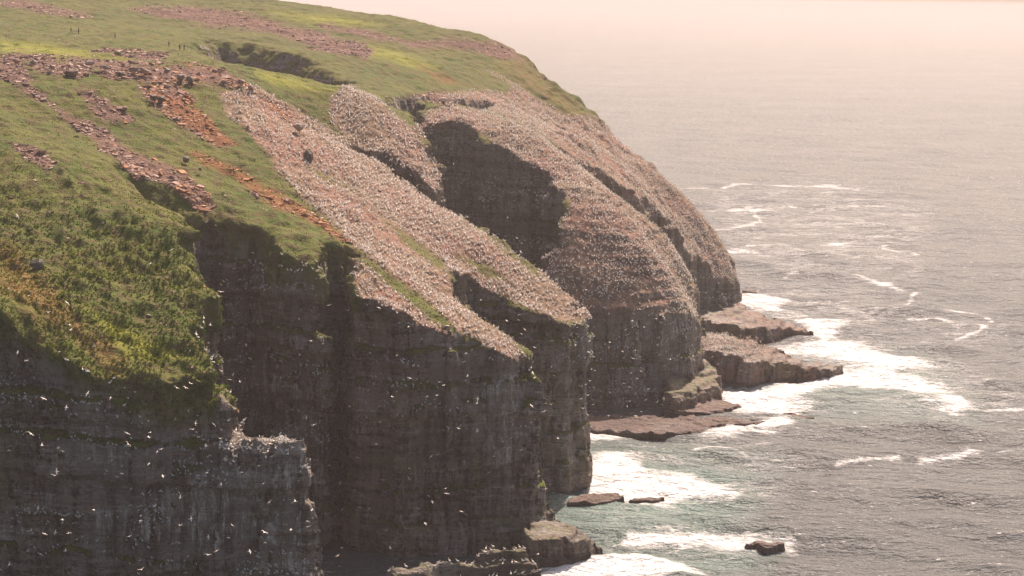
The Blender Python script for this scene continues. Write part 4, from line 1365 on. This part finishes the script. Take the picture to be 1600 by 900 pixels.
# single rims near the camera
RIMS = [("nesting gannet sitting on the small flat ledge low on the nearest cliff", "gannets on the small cliff ledge", [(340, 690), (462, 690), (466, 722), (340, 722)], 0.30, 0.85, 1.0),
        ("nesting gannet sitting along the broken rim below the bushy green near slope", "gannets along the near green slope's rim", [(40, 470), (100, 520), (160, 580), (215, 605), (205, 650), (350, 640), (385, 700), (340, 580), (300, 520), (350, 440), (370, 520), (400, 640), (375, 690), (230, 665), (160, 615), (80, 545), (30, 495)], 0.20, 1.2, 0.42),
        ("nesting gannet sitting along the rim of the recessed cliff left of the gully", "gannets on the recessed cliff's rim", [(436, 398), (508, 412), (512, 440), (470, 436), (436, 418)], 0.28, 1.1, 0.55)]
single = []
for lab, grp, poly, nz_, cell, prob in RIMS:
    sel = np.nonzero((HN[:, 2] > nz_) & (sdpoly(HU, HVV, poly) < 0) & visible(HV, HU, HVV, 3.0) & (steep > 0.05 if cell > 0.9 else True))[0]
    if len(sel) == 0:
        continue
    sel = sel[thin(HV[sel], cell, 13)]
    sel = sel[rs.rand(len(sel)) < prob][:75]
    single += [(HV[i], lab, grp) for i in sel]
    print(grp, len(sel))
v_, q_ = ROCKV['stack']
n_ = vert_normals(v_, q_)
u2, w2 = project(v_)
sel = np.nonzero((n_[:, 2] > 0.55) & (v_[:, 2] > 6) & (w2 < 905))[0]
sel = sel[thin(v_[sel], 0.95, 14)]
sel = sel[rs.rand(len(sel)) < 0.30 + 0.4 * (v_[sel, 2] > 12)][:95]
single += [(v_[i], "nesting gannet sitting on the low grassy-topped sea stack", "gannets on the sea stack") for i in sel]
print("stack", len(sel))
# the rest of the three hundred: the nearest of the wide colony slope
left = max(0, 300 - len(single))
tip = colony[np.argsort(HD[colony] + 60 * (~VIS[colony]))]
own, mass = tip[:left], tip[left:]
single += [(HV[i], "nesting gannet on the reddish ground at the nearest tip of the wide colony slope", "gannets at the colony slope's near tip") for i in own]
for p, lab, grp in single:
    o = bpy.data.objects.new("nesting_gannet", SIT_ME)
    C.objects.link(o)
    o.location = p + np.array([0, 0, 0.03])
    o.rotation_euler = (0, 0, rs.rand() * 6.28)
    o.scale = (0.82 + 0.15 * rs.rand(),) * 3
    o["label"], o["category"], o["group"] = lab, "gannet", grp
v3, q3 = ROCKV['platform']
n3 = vert_normals(v3, q3)
u3, w3 = project(v3)
pl = np.nonzero((n3[:, 2] > 0.6) & (v3[:, 2] > 3.2) & (u3 < 1195))[0]
pl = pl[thin(v3[pl], 0.95, 15)]
pl = pl[rs.rand(len(pl)) < 0.45]
P = np.concatenate([HV[mass], v3[pl]])
k = len(P)
sc = 0.74 + 0.24 * rs.rand(k)
tone = (0.90 + 0.12 * rs.rand(k))[:, None, None]
merged("gannet_colony", lv, lf, P + np.array([0, 0, 0.03]), rot_z(rs.rand(k) * 6.28), np.stack([sc, sc, sc], 1), MAT_BIRD, lk[None] * tone, True, kind="stuff",
       label="dense colony of white nesting gannets covering the sunlit slopes")
print("colony mass", k, "singles", len(single))

# ------------------------------------------------------------------ small white birds on the sheer faces
kv = np.array([(-0.24, 0, 0.08), (-0.1, 0.085, 0.10), (-0.1, -0.085, 0.10), (-0.08, 0, 0.20), (-0.08, 0, 0.02), (0.1, 0.07, 0.17), (0.1, -0.07, 0.17), (0.08, 0, 0.28), (0.12, 0, 0.06), (0.17, 0.05, 0.30), (0.17, -0.05, 0.30), (0.15, 0, 0.37), (0.30, 0, 0.29)])
kf = [(0, 2, 3), (0, 3, 1), (0, 4, 2), (0, 1, 4), (1, 3, 7, 5), (3, 2, 6, 7), (2, 4, 8, 6), (4, 1, 5, 8), (5, 7, 11, 9), (7, 6, 10, 11), (6, 8, 10), (8, 5, 9), (8, 9, 10), (9, 11, 12), (11, 10, 12), (10, 9, 12)]
FACES = [[(0, 560), (200, 640), (380, 700), (480, 800), (480, 900), (0, 900)], [(340, 400), (515, 420), (515, 700), (460, 760), (380, 650)], [(560, 470), (830, 580), (830, 720), (560, 640)], [(840, 500), (1085, 500), (1060, 640), (910, 640)],
         [(670, 230), (870, 300), (840, 440), (740, 380)]]
pf = fbm(HV[:, 0] / 8, HV[:, 1] / 8, HV[:, 2] / 5, 3, 701)
ok = (HN[:, 2] > 0.12) & (zone_max(HU, HVV, FACES, 10) > 0.5) & VIS & (steep > 0.5)
cand = np.nonzero(ok)[0]
cand = cand[thin(HV[cand], 0.9, 16)]
cand = cand[rs.rand(len(cand)) < np.clip(0.32 + 1.6 * pf[cand], 0.03, 0.9)]
cand = cand[np.argsort(HD[cand])]
KIT_ME = mesh_from("kittiwake", kv * 1.15, np.concatenate([np.asarray(f) for f in kf]), [len(f) for f in kf], True)
kcol = np.tile((0.72, 0.70, 0.68), (len(kv), 1))
kcol[0] = (0.05, 0.05, 0.05)
kcol[3] = kcol[7] = (0.45, 0.46, 0.48)
add_attr(KIT_ME, "col", kcol)
KIT_ME.materials.append(MAT_BIRD)
for i in cand[:300]:
    o = bpy.data.objects.new("kittiwake", KIT_ME)
    C.objects.link(o)
    o.location = HV[i]
    o.rotation_euler = (0, 0, rs.rand() * 6.28)
    o["label"], o["category"], o["group"] = "tiny white kittiwake perched on a bedding ledge of the nearest sheer cliff", "kittiwake", "kittiwakes on the nearest cliff"
rest = cand[300:]
k = len(rest)
merged("kittiwake_colony", kv * 1.15, kf, HV[rest], rot_z(rs.rand(k) * 6.28), np.ones((k, 3)), MAT_BIRD, np.repeat(kcol[None], k, 0), True, kind="stuff", label="tiny white kittiwakes scattered over the farther sheer cliff faces")
print("kittiwakes", len(cand))

# ------------------------------------------------------------------ walkers on the plateau
MAT_JACKET = flat("dark_jacket", (0.030, 0.028, 0.035), 0.85)
MAT_TROUSERS = flat("dark_trousers", (0.020, 0.020, 0.024), 0.9)
MAT_SKIN = flat("skin", (0.45, 0.28, 0.20), 0.6)
MAT_HAIR = flat("dark_hair", (0.020, 0.014, 0.010), 0.7)


def person_mesh(stride, arm):
    J = {'pelvis': (0, 0, 0.95), 'waist': (0.0, 0, 1.10), 'chest': (0.02, 0, 1.32), 'neck': (0.03, 0, 1.48), 'head0': (0.045, 0, 1.56), 'head': (0.05, 0, 1.66), 'crown': (0.045, 0, 1.74)}
    R = {'pelvis': 0.145, 'waist': 0.13, 'chest': 0.155, 'neck': 0.06, 'head0': 0.075, 'head': 0.095, 'crown': 0.06}
    E = [('pelvis', 'waist'), ('waist', 'chest'), ('chest', 'neck'), ('neck', 'head0'), ('head0', 'head'), ('head', 'crown')]
    for s, n in ((1, 'l'), (-1, 'r')):
        st = stride * s
        J.update({'hip' + n: (0, 0.09 * s, 0.90), 'knee' + n: (0.5 * st + 0.03, 0.10 * s, 0.50), 'ankle' + n: (0.85 * st - 0.03, 0.10 * s, 0.08), 'toe' + n: (0.85 * st + 0.15, 0.11 * s, 0.03)})
        R.update({'hip' + n: 0.095, 'knee' + n: 0.062, 'ankle' + n: 0.042, 'toe' + n: 0.032})
        J.update({'sh' + n: (0.01, 0.19 * s, 1.41), 'el' + n: (-0.02 - arm * s * 0.10, 0.245 * s, 1.13), 'wr' + n: (0.08 - arm * s * 0.18, 0.235 * s, 0.90), 'hand' + n: (0.10 - arm * s * 0.20, 0.23 * s, 0.80)})
        R.update({'sh' + n: 0.062, 'el' + n: 0.046, 'wr' + n: 0.032, 'hand' + n: 0.034})
        E += [('pelvis', 'hip' + n), ('hip' + n, 'knee' + n), ('knee' + n, 'ankle' + n), ('ankle' + n, 'toe' + n), ('chest', 'sh' + n), ('sh' + n, 'el' + n), ('el' + n, 'wr' + n), ('wr' + n, 'hand' + n)]
    names = list(J)
    me = bpy.data.meshes.new("skeleton")
    me.from_pydata([J[n] for n in names], [(names.index(a_), names.index(b_)) for a_, b_ in E], [])
    o = bpy.data.objects.new("skeleton", me)
    C.objects.link(o)
    md = o.modifiers.new("skin", 'SKIN')
    me.skin_vertices.new() if not me.skin_vertices else None
    sv_ = me.skin_vertices[0].data
    for i, n in enumerate(names):
        sv_[i].radius = (R[n], R[n])
        sv_[i].use_root = (n == 'pelvis')
    o.modifiers.new("sub", 'SUBSURF').levels = 1
    o.modifiers["sub"].render_levels = 1
    dg = bpy.context.evaluated_depsgraph_get()
    out = bpy.data.meshes.new_from_object(o.evaluated_get(dg))
    bpy.data.objects.remove(o)
    out.name = "person"
    out.materials.clear()
    for m in (MAT_TROUSERS, MAT_JACKET, MAT_SKIN):
        out.materials.append(m)
    for p_ in out.polygons:
        c = p_.center
        p_.material_index = 2 if c.z > 1.50 or (c.z < 0.88 and abs(c.y) > 0.19) else 1 if c.z > 0.93 else 0
        p_.use_smooth = True
    return out


def hair_mesh():
    bm = bmesh.new()
    bmesh.ops.create_uvsphere(bm, u_segments=10, v_segments=7, radius=0.105)
    bmesh.ops.delete(bm, geom=[v for v in bm.verts if v.co.z < -0.02 and v.co.x > 0.0], context='VERTS')
    for v in bm.verts:
        v.co = Vector((v.co.x * 1.05 + 0.030, v.co.y * 0.95, v.co.z * 1.05 + 1.685))
    me = bpy.data.meshes.new("hair")
    bm.to_mesh(me)
    bm.free()
    return me


PM = [person_mesh(0.30, 1.0), person_mesh(0.08, 0.2), person_mesh(-0.24, -0.8)]
HM = hair_mesh()
HM.materials.append(MAT_HAIR)
WALK = [(111, 51, 0, 0.2, "hiker in dark clothes, left of the pair farthest left on the grass"), (123, 53, 1, 2.9, "hiker in dark clothes, right of the pair farthest left on the grass"),
        (180, 60, 2, 3.3, "lone dark-clad hiker mid-stride between the pair and the trio on the grass"), (264, 74, 0, 0.4, "dark-clad hiker a few steps left of two others, farthest right on the grass"),
        (281, 79, 1, 1.2, "dark-clad hiker in the middle of the three rightmost hikers on the grass"), (288, 79, 2, 3.0, "dark-clad hiker rightmost of the three hikers nearest the grassy hollow")]
for (u, v, m, yaw, lab) in WALK:
    p = on_land(u, v)
    o = link("person", PM[m], None, label=lab, category="person", group="hikers on the plateau")
    o.location = p + np.array([0, 0, -0.02])
    o.rotation_euler = (0, 0, yaw)
    h = link("hair", HM, None, o)
